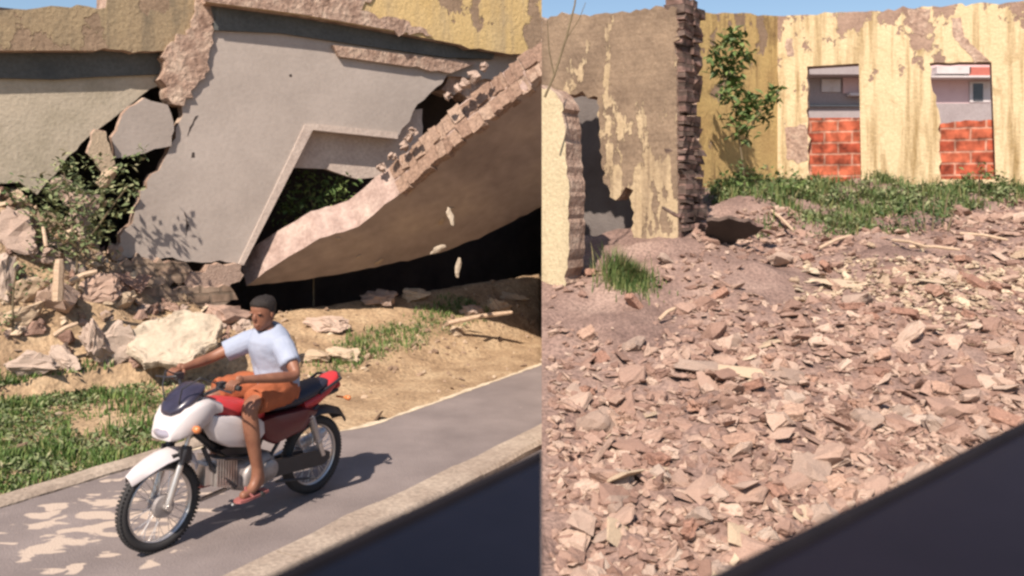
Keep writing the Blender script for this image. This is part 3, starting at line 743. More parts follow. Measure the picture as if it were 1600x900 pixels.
# fork
for s in (1, -1):
    bm = bmesh.new(); y = .085 * s
    top, axl = Vector((1.115, y, .86)), Vector((WB, y * .95, WR)); d = axl - top
    tube(bm, [top, top + d * .6], .015, 10); tube(bm, [top + d * .55, top + d * .6, top + d * .95, axl], [.02, .023, .023, .018], 12)
    tube(bm, [axl + Vector((0, -.02 * s, 0)), axl + Vector((0, .025 * s, 0))], .02, 10)
    bpart('fork_leg', bm, M['alloy'])
    bm = bmesh.new(); tube(bm, [top + d * .36, top + d * .42, top + d * .5, top + d * .56], [.024, .028, .024, .027], 12); bpart('fork_boot', bm, M['black'])
# front mudguard: beak over the wheel
def strip(st, th=.008, drop=.045):
    bm = bmesh.new(); rings = []
    for x, z, hw, nx, nz in st:
        up = Vector((nx, 0, nz)).normalized(); o_, i_ = [], []
        for k in range(9):
            q = -1 + k / 4; yy = hw * q; dz = -drop * abs(q) ** 2.2
            o_.append(Vector((x, yy, z)) + up * dz); i_.append(Vector((x, yy * .96, z)) + up * (dz - th))
        rings.append(o_ + i_[::-1])
    loft(bm, rings); return bm
bm = strip([(1.56, .535, .035, .35, 1), (1.50, .575, .07, .3, 1), (1.42, .61, .088, .2, 1), (1.33, .637, .094, .05, 1), (1.24, .645, .094, -.15, 1), (1.15, .625, .09, -.4, 1), (1.08, .57, .08, -.7, 1), (1.045, .50, .07, -.9, .6)], drop=.06)
bpart('front_mudguard', bm, M['white'])
bm = bmesh.new(); box(bm, (1.235, 0, .60), (.10, .17, .03)); mirror(lambda s: box(bm, (1.2, .09 * s, .6), (.09, .022, .09)))
bpart('fork_bridge', bm, M['black'])
# headlight cowl with dark visor
bm = bmesh.new()
loft(bm, [ering(1.32, .725, .06, .012, e=3), ering(1.315, .735, .10, .03, e=4), ering(1.275, .775, .135, .075, e=5), ering(1.22, .81, .165, .095, e=5), ering(1.15, .835, .178, .098, e=5), ering(1.06, .86, .172, .085, e=4.5), ering(1.02, .87, .15, .06, e=4), ering(.96, .86, .155, .04, e=4)])
cw = bpart('headlight_cowl', bm, M['white'], smooth=38)
bm = bmesh.new()
loft(bm, [ering(1.285, .875, .05, .012, e=3), ering(1.25, .895, .10, .032, e=3), ering(1.19, .93, .125, .045, e=3), ering(1.13, .965, .125, .045, e=3), ering(1.08, .995, .115, .035, e=3), ering(1.05, 1.01, .09, .018, e=3)])
bpart('visor', bm, M['visor'])
bm = bmesh.new()
loft(bm, [[Vector((1.292 + .03 * (1 - r ** 2) - .03 * c, .115 * r * s, .768 + .05 * r * c)) for s, c in [(math.sin(2 * math.pi * k / 20), math.cos(2 * math.pi * k / 20)) for k in range(20)]] for r in (1, .85, .6, .3, .05)])
c = bpart('headlight', bm, M['lens'])
for s in (1, -1):
    bm = bmesh.new(); lathe_y(bm, (1.19, .19 * s, .775), [(-.03, .012), (-.02, .02), (.0, .026), (.02, .02), (.028, .008)]); bpart('turn_signal', bm, M['amber'])
# handlebar with grips and levers
bm = bmesh.new()
tube(bm, [(1.0, -.36, 1.03), (1.02, -.24, 1.03), (1.08, -.11, .965), (1.09, 0, .95), (1.08, .11, .965), (1.02, .24, 1.03), (1.0, .36, 1.03)], .012, 10)
hb = bpart('handlebar', bm, M['black'])
for s in (1, -1):
    bm = bmesh.new(); tube(bm, [(1.018, .25 * s, 1.03), (1.0, .37 * s, 1.03)], .018, 12); bpart('grip', bm, M['rubber'], hb)
    bm = bmesh.new(); tube(bm, [(1.05, .22 * s, 1.035), (1.09, .27 * s, 1.03), (1.085, .39 * s, 1.02)], [.009, .007, .006], 8); box(bm, (1.03, .22 * s, 1.035), (.05, .045, .045)); bpart('lever', bm, M['black'], hb)
    bm = bmesh.new(); tube(bm, [(1.04, .215 * s, 1.045), (1.05, .27 * s, 1.16), (1.045, .30 * s, 1.19)], .006, 8)
    if s == -1:
        pass
    bm.free()
for s in (1, -1):
    bm = bmesh.new(); tube(bm, [(1.04, .21 * s, 1.04), (1.16, .18 * s, 1.10), (1.24, .10 * s, 1.03), (1.24, .06 * s, .88), (1.2, .05 * s, .7)], .005, 6); bpart('cable', bm, M['black'])
# white leg shields, red tank, seat, tail
for s in (1, -1):
    bm = bmesh.new()
    pol = [(1.05, .83), (1.06, .74), (1.00, .65), (.90, .585), (.76, .55), (.65, .555), (.59, .61), (.60, .69), (.68, .755), (.80, .775), (.93, .80)]
    cx = sum(p[0] for p in pol) / len(pol); cz = sum(p[1] for p in pol) / len(pol)
    rr = []
    for k, yy in ((1, .07), (1, .135), (.965, .150), (.88, .158), (.4, .166), (.05, .167)):
        rr.append([Vector((cx + (x - cx) * k, yy * s, cz + (z - cz) * k)) for x, z in pol])
    loft(bm, rr); bpart('leg_shield', bm, M['white'])
    bm = bmesh.new(); pol2 = [(.62, .70), (.50, .71), (.18, .70), (.06, .66), (.20, .54), (.48, .50), (.58, .56)]
    cx = .36; cz = .62; rr = []
    for k, yy in ((1, .06), (1, .115), (.9, .14), (.5, .15), (.05, .152)):
        rr.append([Vector((cx + (x - cx) * k, yy * s, cz + (z - cz) * k)) for x, z in pol2])
    loft(bm, rr); bpart('side_cover', bm, M['darkred'])
bm = bmesh.new(); loft(bm, [ering(1.05, .86, .06, .04), ering(.98, .845, .11, .07), ering(.86, .815, .145, .085), ering(.74, .785, .15, .085), ering(.62, .75, .13, .07), ering(.55, .73, .09, .05)])
bpart('fuel_tank', bm, M['red'])
bm = bmesh.new(); loft(bm, [ering(.66, .80, .06, .035), ering(.60, .785, .10, .05), ering(.45, .765, .125, .055), ering(.25, .77, .135, .06), ering(.08, .80, .13, .055), ering(-.03, .825, .11, .04), ering(-.09, .84, .07, .02)])
bpart('seat', bm, M['seatm'])
bm = bmesh.new(); loft(bm, [ering(.18, .70, .11, .05), ering(.05, .735, .125, .06), ering(-.06, .785, .12, .06), ering(-.15, .825, .10, .05), ering(-.21, .86, .06, .03)])
bpart('tail_cowl', bm, M['red'])
bm = bmesh.new(); loft(bm, [ering(-.19, .79, .07, .03), ering(-.22, .79, .07, .035), ering(-.24, .79, .04, .025)]); bpart('tail_light', bm, M['red'])
bm = strip([(.24, .52, .06, .9, .5), (.17, .61, .075, .6, 1), (.0, .66, .08, 0, 1), (-.14, .645, .08, -.3, 1), (-.26, .60, .075, -.7, .8), (-.33, .51, .07, -1, .4)], drop=.05)
bpart('rear_mudguard', bm, M['black'])
bm = bmesh.new(); tube(bm, [(.05, .12, .78), (-.16, .13, .86), (-.24, 0, .88), (-.16, -.13, .86), (.05, -.12, .78)], .011, 8); bpart('grab_rail', bm, M['black'])
for s in (1, -1):
    bm = bmesh.new(); lathe_y(bm, (-.22, .15 * s, .70), [(-.03, .01), (-.02, .018), (.015, .02), (.028, .008)]); tube(bm, [(-.2, .05 * s, .70), (-.22, .13 * s, .70)], .008, 6); bpart('turn_signal', bm, M['amber'])
# frame, engine, exhaust, suspension
bm = bmesh.new()
tube(bm, [(1.1, 0, .88), (1.06, 0, .70), (.90, 0, .55), (.62, 0, .52), (.48, 0, .36)], .03, 10)
tube(bm, [(.62, 0, .55), (.3, 0, .66), (-.25, 0, .74)], .022, 8)
mirror(lambda s: tube(bm, [(.52, .06 * s, .34), (.40, .09 * s, .52), (.05, .11 * s, .69)], .014, 8))
bpart('frame', bm, M['black'])
bm = bmesh.new()
loft(bm, [ering(.44, .335, .08, .09, e=3), ering(.52, .335, .12, .125, e=3), ering(.68, .33, .125, .125, e=3), ering(.78, .34, .10, .10, e=3)])
lathe_y(bm, (.66, .11, .32), [(0, .10), (.02, .10), (.035, .085), (.04, .03)]); lathe_y(bm, (.52, .11, .33), [(0, .07), (.02, .07), (.032, .05), (.035, .02)])
lathe_y(bm, (.64, -.13, .33), [(-.04, .03), (-.035, .085), (-.02, .10), (0, .10)])
en = bpart('engine', bm, M['cast'])
bm = bmesh.new()
for k in range(8): box(bm, (.80 + .022 * k, 0, .375 + .006 * k), (.011, .21, .19))
box(bm, (.88, 0, .39), (.20, .13, .12)); box(bm, (1.0, 0, .41), (.06, .15, .13))
bpart('cylinder_fins', bm, M['alloy'], en)
bm = bmesh.new(); tube(bm, [(.98, -.02, .36), (1.03, -.08, .28), (.9, -.14, .17), (.55, -.15, .19), (.2, -.16, .27)], .016, 10); tube(bm, [(.3, -.165, .25), (.22, -.17, .27), (-.25, -.18, .36), (-.32, -.18, .375)], [.02, .04, .045, .03], 14)
bpart('exhaust', bm, M['alloy'])
bm = bmesh.new(); mirror(lambda s: tube(bm, [(.47, .075 * s, .33), (.2, .085 * s, .31), (0, .085 * s, WR)], .019, 10)); bpart('swingarm', bm, M['black'])
bm = bmesh.new(); loft(bm, [[Vector((x, y, z)) for x, z in [(.52, .39), (.52, .27), (.0, .235), (-.06, .27), (-.06, .32), (.0, .345)]] for y in (.098, .128)]); bpart('chain_case', bm, M['black'])
for s in (1, -1):
    bm = bmesh.new(); a, b = Vector((.01, .125 * s, .31)), Vector((.16, .125 * s, .66)); d = b - a
    tube(bm, [a, b], .011, 8)
    pts = [a + d * (.3 + .62 * t / 90) + (Matrix.Rotation(t * .7, 3, d.normalized()) @ Vector((0, .026, 0))) for t in range(91)]
    tube(bm, pts, .0065, 6); tube(bm, [a, a + d * .3], [.02, .023], 10)
    bpart('shock_absorber', bm, M['alloy'])
bm = bmesh.new(); tube(bm, [(.70, -.25, .235), (.70, .25, .235)], .011, 8); mirror(lambda s: tube(bm, [(.70, .17 * s, .235), (.70, .265 * s, .235)], .018, 8)); bpart('footpeg', bm, M['rubber'])
bm = bmesh.new(); tube(bm, [(.60, .14, .2), (.86, .17, .20), (.90, .19, .21)], .008, 8); bpart('gear_lever', bm, M['alloy'])
bm = bmesh.new(); tube(bm, [(.46, .12, .23), (.2, .16, .19)], .01, 8); tube(bm, [(.2, .16, .19), (.14, .2, .185)], .009, 8); bpart('kickstand', bm, M['black'])
bm = bmesh.new(); loft(bm, [[Vector((x, y, z)) for x, z in [(.60, .47), (.86, .50), (.93, .56), (.70, .56), (.56, .56)]] for y in (-.09, .09)]); tube(bm, [(.60, .10, .45), (.75, .12, .47), (.9, .10, .50)], .012, 6); tube(bm, [(1.04, .06, .60), (.98, .08, .45), (.8, .10, .28)], .016, 8); bpart('engine_cradle', bm, M['black'])

# ------------------------------------------------------------------ the rider
V, E, RD = [], [], []
def jn(p, r, par=None):
    V.append(Vector(p)); RD.append(r)
    if par is not None: E.append((par, len(V) - 1))
    return len(V) - 1
pel = jn((.36, 0, .87), .115); s1 = jn((.37, 0, 1.0), .105, pel); s2 = jn((.41, 0, 1.13), .115, s1); s3 = jn((.445, 0, 1.23), .085, s2)
nk = jn((.46, 0, 1.30), .05, s3); jn((.475, 0, 1.36), .052, nk)
hands = {}
for s in (1, -1):
    sh = jn((.445, .155 * s, 1.225), .06, s3)
    if s == 1: el = (.49, .335, 1.015); wr = (.90, .30, 1.06)
    else: el = (.70, -.33, 1.085); wr = (.92, -.30, 1.065)
    m1 = jn(Vector((.445, .175 * s, 1.215)).lerp(Vector(el), .5), .05, sh); e_ = jn(el, .04, m1)
    m2 = jn(Vector(el).lerp(Vector(wr), .35), .041, e_); w_ = jn(wr, .026, m2); jn(Vector(wr) + Vector((.05, 0, .004)), .03, w_)
    hands[s] = Vector(wr)
    hp = jn((.40, .10 * s, .85), .095, pel); t1 = jn((.60, .17 * s, .87), .08, hp); kn = jn((.80, .215 * s, .845), .062, t1)
    c1 = jn((.775, .22 * s, .68), .058, kn); c2 = jn((.73, .215 * s, .48), .044, c1); ak = jn((.695, .21 * s, .33), .034, c2)
    he = jn((.665, .21 * s, .275), .034, ak); bl = jn((.79, .225 * s, .268), .036, ak); jn((.87, .232 * s, .262), .026, bl)
body = skin_mesh(V, E, RD, 2)
bm = bmesh.new(); add_mesh(bm, body)
for s in (1, -1):                                        # palms and fingers closed round the grips
    y0 = .305 * s
    vv = [Vector((.925, y0, 1.063)), Vector((.955, y0, 1.068)), Vector((.985, y0, 1.062))]
    add_mesh(bm, skin_mesh(vv, [(0, 1), (1, 2)], [(.024, .03), (.022, .036), (.018, .036)], 2))
    for k, ln in enumerate((.9, 1.0, .97, .8)):
        y = y0 + s * (-.033 + .022 * k)
        ch = [(.975, 1.062), (1.0, 1.062), (1.027, 1.048), (1.030, 1.018), (1.012, 1.0)]
        c = Vector((1.0, 0, 1.03))
        pts = [Vector((1.0 + (x - 1.0) * (.85 + .15 * ln), y, 1.03 + (z - 1.03) * (.85 + .15 * ln))) for x, z in ch]
        if k == 3: pts = pts[:4] + [Vector((1.022, y, 1.006))]
        add_mesh(bm, skin_mesh(pts, [(0, 1), (1, 2), (2, 3), (3, 4)], [.0105, .010, .0095, .009, .007], 1))
    tp = [(.95, y0 - .025 * s, 1.058), (.962, y0 - .048 * s, 1.04), (.985, y0 - .056 * s, 1.012), (1.012, y0 - .052 * s, 1.008)]
    add_mesh(bm, skin_mesh(tp, [(0, 1), (1, 2), (2, 3)], [.013, .012, .010, .008], 1))
# head: rings from chin to crown, turned a little towards the camera
HC = Vector((.50, 0, 1.425)); HT = Matrix.Translation(HC) @ Matrix.Rotation(R(12), 4, 'Z') @ Matrix.Rotation(R(8), 4, 'Y')
def headring(z, xf, xb, hw, seg=24):
    o = []
    for k in range(seg):
        a = 2 * math.pi * k / seg; c = math.cos(a)
        o.append(HT @ Vector(((xf if c > 0 else xb) * c, hw * math.sin(a), z)))
    return o
HP = [(-.112, .060, .0, .022), (-.108, .083, .02, .036), (-.09, .092, .045, .050), (-.06, .094, .072, .062), (-.025, .096, .088, .070), (.01, .094, .096, .074), (.045, .096, .099, .076), (.075, .088, .095, .071), (.098, .066, .078, .056), (.112, .034, .045, .030), (.116, .006, .01, .006)]
loft(bm, [headring(*h) for h in HP])
def ell(bm, c, r, m=None, sub=2):
    bmesh.ops.create_icosphere(bm, subdivisions=sub, radius=1, matrix=HT @ Matrix.Translation(c) @ Matrix.Diagonal((*r, 1)))
loft(bm, [[HT @ Vector((x + dx, dy * hw, z)) for dx, dy in ((0, -1), (pr, -.5), (pr * 1.15, 0), (pr, .5), (0, 1), (-.02, 0))] for x, z, hw, pr in ((.088, .022, .010, .006), (.092, .0, .013, .016), (.09, -.022, .018, .024), (.088, -.034, .016, .012))])
for s in (1, -1):
    ell(bm, (-.005, .074 * s, -.005), (.018, .009, .032)); ell(bm, (.086, .032 * s, .022), (.012, .022, .006))
ell(bm, (.089, 0, -.062), (.011, .026, .0065)); ell(bm, (.087, 0, -.073), (.011, .021, .007))
per = link('person', bm, M['skin'], smooth=True)
per.location = BIKE; per.rotation_euler = bike.rotation_euler
tag(per, 'rider in a pale blue T-shirt and orange shorts holding the handlebar of the motorcycle', 'person')
bm = bmesh.new()
for s in (1, -1): ell(bm, (.083, .032 * s, .006), (.010, .011, .006))
link('eyes', bm, M['hair'], per, smooth=True, shift=False)
bm = bmesh.new()
hr = [(-.045, -.02, .082, .066), (-.02, .0, .098, .078), (.02, .03, .108, .083), (.055, .085, .110, .084), (.08, .099, .106, .079), (.105, .078, .088, .062), (.12, .04, .052, .034), (.125, .006, .01, .006)]
loft(bm, [headring(*h) for h in hr])
for v in bm.verts: v.co += Vector((0, 0, 1)) * .004 * noise.noise(v.co * 60) + (v.co - HC).normalized() * .004 * noise.noise(v.co * 45)
link('hair', bm, M['hair'], per, smooth=True, shift=False)
# T-shirt
def oval(c, rx, ry, tilt=0, seg=28, wob=0, ph=0):
    return [Vector(c) + Vector((rx * math.cos(a), ry * math.sin(a), tilt * math.cos(a))) * (1 + wob * math.sin(3 * a + ph) + wob * .6 * math.sin(7 * a + 2 * ph)) for a in [2 * math.pi * k / seg for k in range(seg)]]
bm = bmesh.new()
loft(bm, [oval((.365, 0, .885), .155, .185, 0, wob=.02), oval((.365, 0, .90), .150, .18, 0, wob=.035, ph=1), oval((.37, 0, .96), .142, .168, 0, wob=.03, ph=2), oval((.385, 0, 1.04), .138, .168, -.01, wob=.025, ph=3.3), oval((.415, 0, 1.13), .138, .182, -.02, wob=.015, ph=4), oval((.44, 0, 1.20), .125, .195, -.025, wob=.01, ph=5),
          oval((.45, 0, 1.25), .118, .18, -.03), oval((.455, 0, 1.285), .102, .145, -.03), oval((.46, 0, 1.315), .08, .10, -.03), oval((.463, 0, 1.325), .068, .075, -.03), oval((.463, 0, 1.31), .058, .062, -.03)])
for s in (1, -1):
    el = Vector((.49, .335, 1.015)) if s == 1 else Vector((.70, -.33, 1.085)); a = Vector((.445, .12 * s, 1.225))
    tube(bm, [a, a.lerp(el, .2), a.lerp(el, .42), a.lerp(el, .66), a.lerp(el, .655)], [.075, .083, .078, .076, .06], 16)
bmesh.ops.subdivide_edges(bm, edges=bm.edges[:], cuts=2, use_grid_fill=True, smooth=.6)
for v in bm.verts:
    q = v.co; f = math.sin(q.z * 46 + 9 * noise.noise(q * 7) + q.y * 14) * .5 + noise.noise(Vector((q.x * 9, q.y * 9, q.z * 22)))
    v.co += Vector((q.x - .42, q.y, 0)).normalized() * .0075 * f * min(1, max(.25, (1.25 - q.z) * 6))
link('shirt', bm, M['shirt'], per, smooth=True, shift=False)
bm = bmesh.new()
loft(bm, [oval((.34, 0, .80), .13, .16), oval((.355, 0, .86), .15, .178), oval((.365, 0, .91), .145, .168), oval((.365, 0, .93), .12, .14)])
for s in (1, -1):
    pts = [Vector((.36, .085 * s, .865)), Vector((.50, .135 * s, .875)), Vector((.60, .17 * s, .877)), Vector((.67, .186 * s, .872)), Vector((.73, .20 * s, .865)), Vector((.728, .20 * s, .864))]
    tube(bm, pts, [.105, .108, .102, .097, .094, .075], 18)
bmesh.ops.subdivide_edges(bm, edges=bm.edges[:], cuts=2, use_grid_fill=True, smooth=.6)
for v in bm.verts: v.co += Vector((0, 0, 1)) * (.010 * noise.noise(v.co * 14) + .006 * math.sin(v.co.x * 70 + 8 * noise.noise(v.co * 9))) + Vector((0, 1, 0)) * .006 * noise.noise(v.co * 22)
link('shorts', bm, M['short'], per, smooth=True, shift=False)
for s in (1, -1):
    bm = bmesh.new()
    sole = [(.62, -.03), (.64, -.042), (.70, -.036), (.78, -.044), (.86, -.046), (.90, -.03), (.905, .0), (.89, .03), (.84, .045), (.76, .04), (.68, .034), (.63, .03)]
    loft(bm, [[Vector((x, .215 * s + yy + (x - .7) * .08 * s, z)) for x, yy in sole] for z in (.226, .244)])
    tube(bm, [(.78, .185 * s, .245), (.80, .20 * s, .298), (.83, .23 * s, .296), (.79, .268 * s, .245)], .009, 8)
    link('sandal', bm, M['sandal'], per, smooth=40, shift=False)

# ------------------------------------------------------------------ broken pieces
def chunk_mesh(name, seed, dims, m, sharp=.8, rough=1):
    rnd = random.Random(seed); bm = bmesh.new()
    for i in range(16):
        v = Vector((rnd.uniform(-1, 1), rnd.uniform(-1, 1), rnd.uniform(-1, 1)))
        ax = max(range(3), key=lambda k: abs(v[k]))
        if rnd.random() < sharp: v[ax] = math.copysign(1, v[ax]) * rnd.uniform(.85, 1)
        bm.verts.new((v.x * dims[0] / 2, v.y * dims[1] / 2, v.z * dims[2] / 2))
    g = bmesh.ops.convex_hull(bm, input=bm.verts[:])
    bmesh.ops.delete(bm, geom=[v for v in bm.verts if not v.link_faces], context='VERTS')
    if rough:
        bmesh.ops.subdivide_edges(bm, edges=bm.edges[:], cuts=rough, use_grid_fill=True)
        bmesh.ops.triangulate(bm, faces=bm.faces[:])
        for v in bm.verts:
            k = noise.fractal(v.co / max(dims) * 4.5 + Vector((seed, 0, 0)), 1, 2, 3)
            v.co += v.co.normalized() * k * .13 * min(dims) + Vector((rnd.gauss(0, 1), rnd.gauss(0, 1), rnd.gauss(0, 1))) * .018 * min(dims)
    bmesh.ops.recalc_face_normals(bm, faces=bm.faces[:])
    me = bpy.data.meshes.new(name); bm.to_mesh(me); bm.free()
    if m: me.materials.append(m)
    return me
KIND = {
    'brick_fragment': ([chunk_mesh('brick_fragment', 100 + i, (1, .62, .42), M['brickbit'], .8, 2) for i in range(7)], 'brick fragment', 'reddish broken brick piece lying in the rubble slope', 'broken brick pieces on the rubble slope'),
    'brick_shard': ([chunk_mesh('brick_shard', 200 + i, (1, .5, .16), M['brickbit'], .6, 2) for i in range(7)], 'brick shard', 'thin flat shard of broken brick lying in the rubble slope', 'thin brick shards on the rubble slope'),
    'mortar_lump': ([chunk_mesh('mortar_lump', 300 + i, (1, .8, .6), M['mortarbit'], .4, 2) for i in range(5)], 'mortar lump', 'pale lump of old mortar lying among the broken bricks', 'pale mortar lumps on the rubble slope'),
    'plaster_shard': ([chunk_mesh('plaster_shard', 400 + i, (1, .7, .12), M['creambit'], .5) for i in range(5)], 'plaster piece', 'flat cream shard of wall plaster lying among the broken bricks', 'cream plaster shards on the rubble slope'),
}
def put(kind, loc, size, rot, label=None, group=None, var=None, cat=None):
    meshes, c, lb, gr = KIND[kind]
    o = bpy.data.objects.new(kind, meshes[random.randrange(len(meshes))] if var is None else meshes[var])
    COL.objects.link(o); o.location = loc; o.scale = (size,) * 3 if not isinstance(size, tuple) else size; o.rotation_euler = rot
    tag(o, label or lb, cat or c, group or gr); return o

# rubble slope: candidates, the largest in view become objects, the rest one mass
random.seed(21); rnd = random.Random(21)
cand = []
for i in range(19000):
    q = rnd.random(); y = 4.9 + 9.8 * (q ** 1.25)
    x0 = SEAM * y + .01; x = rnd.uniform(x0, y * .62 + .4)
    px = 800 + x / y * F
    if y > 11.3 and px < 1130: continue
    if y > 10.2 and px < 1065: continue
    lim = 12.2 + 1.6 * max(0, (px - 1480) / 120) + 1.0 * fbm(x * .9, y * .9)
    if y > lim: continue
    dens = .72 + .9 * fbm(x * .55 + 7, y * .55)
    if px < 1110 and y < 9.5: dens -= .12
    for cx_, cy_, rx_, ry_ in ((1200, 9.9, 110, .8), (940, 9.3, 110, .8), (1400, 11.0, 70, .5), (1090, 7.2, 60, .5)): dens -= .6 * math.exp(-((px - cx_) / rx_) ** 2 - ((y - cy_) / ry_) ** 2)
    if rnd.random() > dens: continue
    s = min(.34, .060 * math.exp(abs(rnd.gauss(0, .62))))
    if y > 9: s *= .9
    if x < x0 + s * .6: continue
    cand.append((s / y, x, y, s))
cand.sort(reverse=True)
kinds = ['brick_fragment'] * 9 + ['brick_shard'] * 10 + ['mortar_lump'] * 4 + ['plaster_shard'] * 2
for i, (a, x, y, s) in enumerate(cand[:300]):
    k = rnd.choice(kinds)
    put(k, (x, y, z_right(x, y) + s * .08), s * rnd.uniform(.9, 1.15), (rnd.gauss(.12, .35), rnd.gauss(0, .35), rnd.uniform(0, 6.28)))
def mass(name, items, meshes, m, label, cat):
    data = []
    for me in meshes:
        n = len(me.vertices); co = np.empty(n * 3); me.vertices.foreach_get('co', co)
        data.append((co.reshape(-1, 3), [tuple(p.vertices) for p in me.polygons]))
    vs, fs, b = [], [], 0
    for (p, s, e) in items:
        co, f = data[rnd.randrange(len(data))]
        mt = np.array(Matrix.LocRotScale(Vector(p), e, Vector((s, s, s))))
        w = co @ mt[:3, :3].T + mt[:3, 3]
        vs.append(w); fs += [tuple(i + b for i in t) for t in f]; b += len(co)
    me = bpy.data.meshes.new(name); me.from_pydata(np.concatenate(vs), [], fs)
    o = link(name, me, m); tag(o, label, cat, kind='stuff'); return o
from mathutils import Euler
def eul(a=.35): return Euler((rnd.gauss(0, a), rnd.gauss(0, a), rnd.uniform(0, 6.28)))
mass('small_rubble', [((x, y, z_right(x, y) + s * .06), s, eul()) for a, x, y, s in cand[300:]],
     [m for k in ('brick_fragment', 'brick_shard', 'mortar_lump', 'brick_shard') for m in KIND[k][0]], M['brickbits'], 'mass of small brick bits covering the rubble slope', 'rubble')

# bigger, recognisable pieces on the slope: picture position, depth, size, kind, label
for px, D, sz, kd, rot, lb in [
    (1215, 10.6, (.42, .36, .40), 'brick_fragment', (.3, .2, .4), 'large orange-brown block of masonry at the edge of the grass'),
    (1240, 7.6, (.34, .30, .22), 'mortar_lump', (.5, .1, .9), 'biggest pale lump in the middle of the rubble slope'),
    (1100, 7.95, (.62, .30, .16), 'mortar_lump', (.3, .1, .1), 'long pale slab of mortar lying left of the middle of the rubble'),
    (1160, 7.7, (.44, .24, .2), 'plaster_shard', (.5, .1, -.3), 'long cream shard overlapping the pale slab in the rubble'),
    (1057, 5.45, (.16, .15, .14), 'mortar_lump', (.2, .1, .2), 'squarish pale lump at the bottom of the rubble slope'),
    (1330, 6.1, (.30, .2, .12), 'mortar_lump', (.3, .1, .2), 'wide pale lump above the dark sill in the lower rubble'),
    (985, 6.2, (.28, .16, .10), 'plaster_shard', (.4, .1, .2), 'curved pale shard with a dark shadow in the lower left rubble'),
    (1135, 5.75, (.19, .1, .09), 'brick_fragment', (.3, .1, .8), 'rounded pinkish brick piece tilted up in the lower rubble'),
    (1470, 9.6, (.9, .35, .12), 'plaster_shard', (.2, .1, .1), 'broad cream sheet of plaster on the crest of the rubble'),
    (1580, 9.5, (.8, .35, .12), 'plaster_shard', (.2, .1, -.2), 'yellowish plaster sheet at the right edge of the rubble crest'),
    (1320, 9.9, (.9, .4, .15), 'plaster_shard', (.25, .1, .3), 'dusty cream plaster sheet on the crest below the weeds'),
    (1040, 10.2, (.25, .18, .18), 'mortar_lump', (.2, .3, .4), 'pale block at the foot of the brown wall'),
    (1125, 9.6, (.2, .14, .16), 'brick_fragment', (.2, .3, .4), 'pinkish upright brick below the toothed wall end')]:
    p = zr(px, D); o = put(kd, p + Vector((0, 0, sz[2] * .25)), sz, rot, lb)
    if kd == 'brick_fragment' and sz[0] > .4: o.name = 'masonry_block'
its = []
for i in range(2600):
    px = rnd.uniform(1240, 1625); D = 9.75 + .25 * math.sin(px * .02) + rnd.gauss(0, .42); p = zr(px, D); s = .04 * math.exp(abs(rnd.gauss(0, .6)))
    if rnd.random() < min(1, (px - 1200) / 220) * .6: its.append((tuple(p + Vector((0, 0, s * .12 + .01))), min(s, .2), eul(.3)))
M['tan_bits'] = mat('tan_bits', [(0, (.29, .205, .145)), (.5, (.40, .30, .21)), (1, (.52, .42, .30))], scale=6, rough=.95, bump=.4, bscale=40, fine=.2, per='island')
mass('plaster_crumbs', its, [m for k in ('brick_shard', 'mortar_lump', 'plaster_shard') for m in KIND[k][0]], M['tan_bits'], 'pale tan band of plaster crumbs along the crest of the rubble below the weeds', 'rubble')
# whole and half bricks
M['brickwhole'] = mat('fired_brick', [(0, (.24, .13, .095)), (.5, (.32, .185, .135)), (1, (.40, .27, .20))], scale=8, detail=8, rough=.95, bump=.6, bscale=40, fine=.3, per='object')
WB_ = []
for k in range(4):
    bm = bmesh.new(); rr = random.Random(900 + k); L_ = (.24, .24, .15, .12)[k]
    box(bm, Vector((0, 0, 0)), (L_, .115, .07)); bmesh.ops.subdivide_edges(bm, edges=bm.edges[:], cuts=4, use_grid_fill=True)
    for v in bm.verts:
        e = 1 if abs(v.co.x) > L_ * .45 and k > 1 else .35
        v.co += Vector((rr.gauss(0, .006), rr.gauss(0, .004), rr.gauss(0, .004))) * e * 1.6
        if k > 1 and v.co.x > L_ * .4: v.co.x += .03 * noise.noise(Vector((k, v.co.y * 20, v.co.z * 20)))
    bmesh.ops.bevel(bm, geom=[e for e in bm.edges if e.calc_face_angle(0) > 1.2], offset=.006, segments=1, affect='EDGES')
    me = bpy.data.meshes.new('brick'); bm.to_mesh(me); bm.free(); me.materials.append(M['brickwhole']); WB_.append(me)
for i in range(46):
    D = 5.2 + 6.2 * rnd.random(); px = rnd.uniform(880, 1590); p = zr(px, D)
    o = bpy.data.objects.new('brick', WB_[rnd.randrange(4)]); COL.objects.link(o); o.location = p + Vector((0, 0, .035)); o.rotation_euler = (rnd.gauss(0, .4), rnd.gauss(.1, .4), rnd.uniform(0, 6.28))
    tag(o, 'squared reddish brick lying loose among the rubble shards', 'brick', 'squared bricks among the rubble')
# laths and sticks
def stick(a, b, r, m, name, lb, cat):
    bm = bmesh.new(); a = Vector(a); b = Vector(b); mid = a.lerp(b, .5) + Vector((0, 0, .02))
    tube(bm, [a, a.lerp(mid, .6), mid, mid.lerp(b, .5), b], [r, r * 1.1, r * .9, r, r * .7], 7)
    o = link(name, bm, m, smooth=40, loc=a); tag(o, lb, cat); return o
for (x0, d0, x1, d1, lb) in [(1205, 12.0, 1240, 11.4, 'pale stick leaning at the left edge of the weeds'), (1280, 11.0, 1330, 11.2, 'short broken lath lying in front of the weeds'), (1420, 10.9, 1500, 10.8, 'thin lath lying across the rubble crest'), (1030, 8.9, 1055, 9.0, 'short white stick lying below the green tuft'), (1395, 11.2, 1450, 10.7, 'crooked lath on the soil below the weeds'), (1500, 11.5, 1575, 11.2, 'long lath at the far right of the rubble')]:
    a, b = zr(x0, d0), zr(x1, d1); stick(a + Vector((0, 0, .05)), b + Vector((0, 0, .12)), .02, M['plank'], 'lath', lb, 'lath')

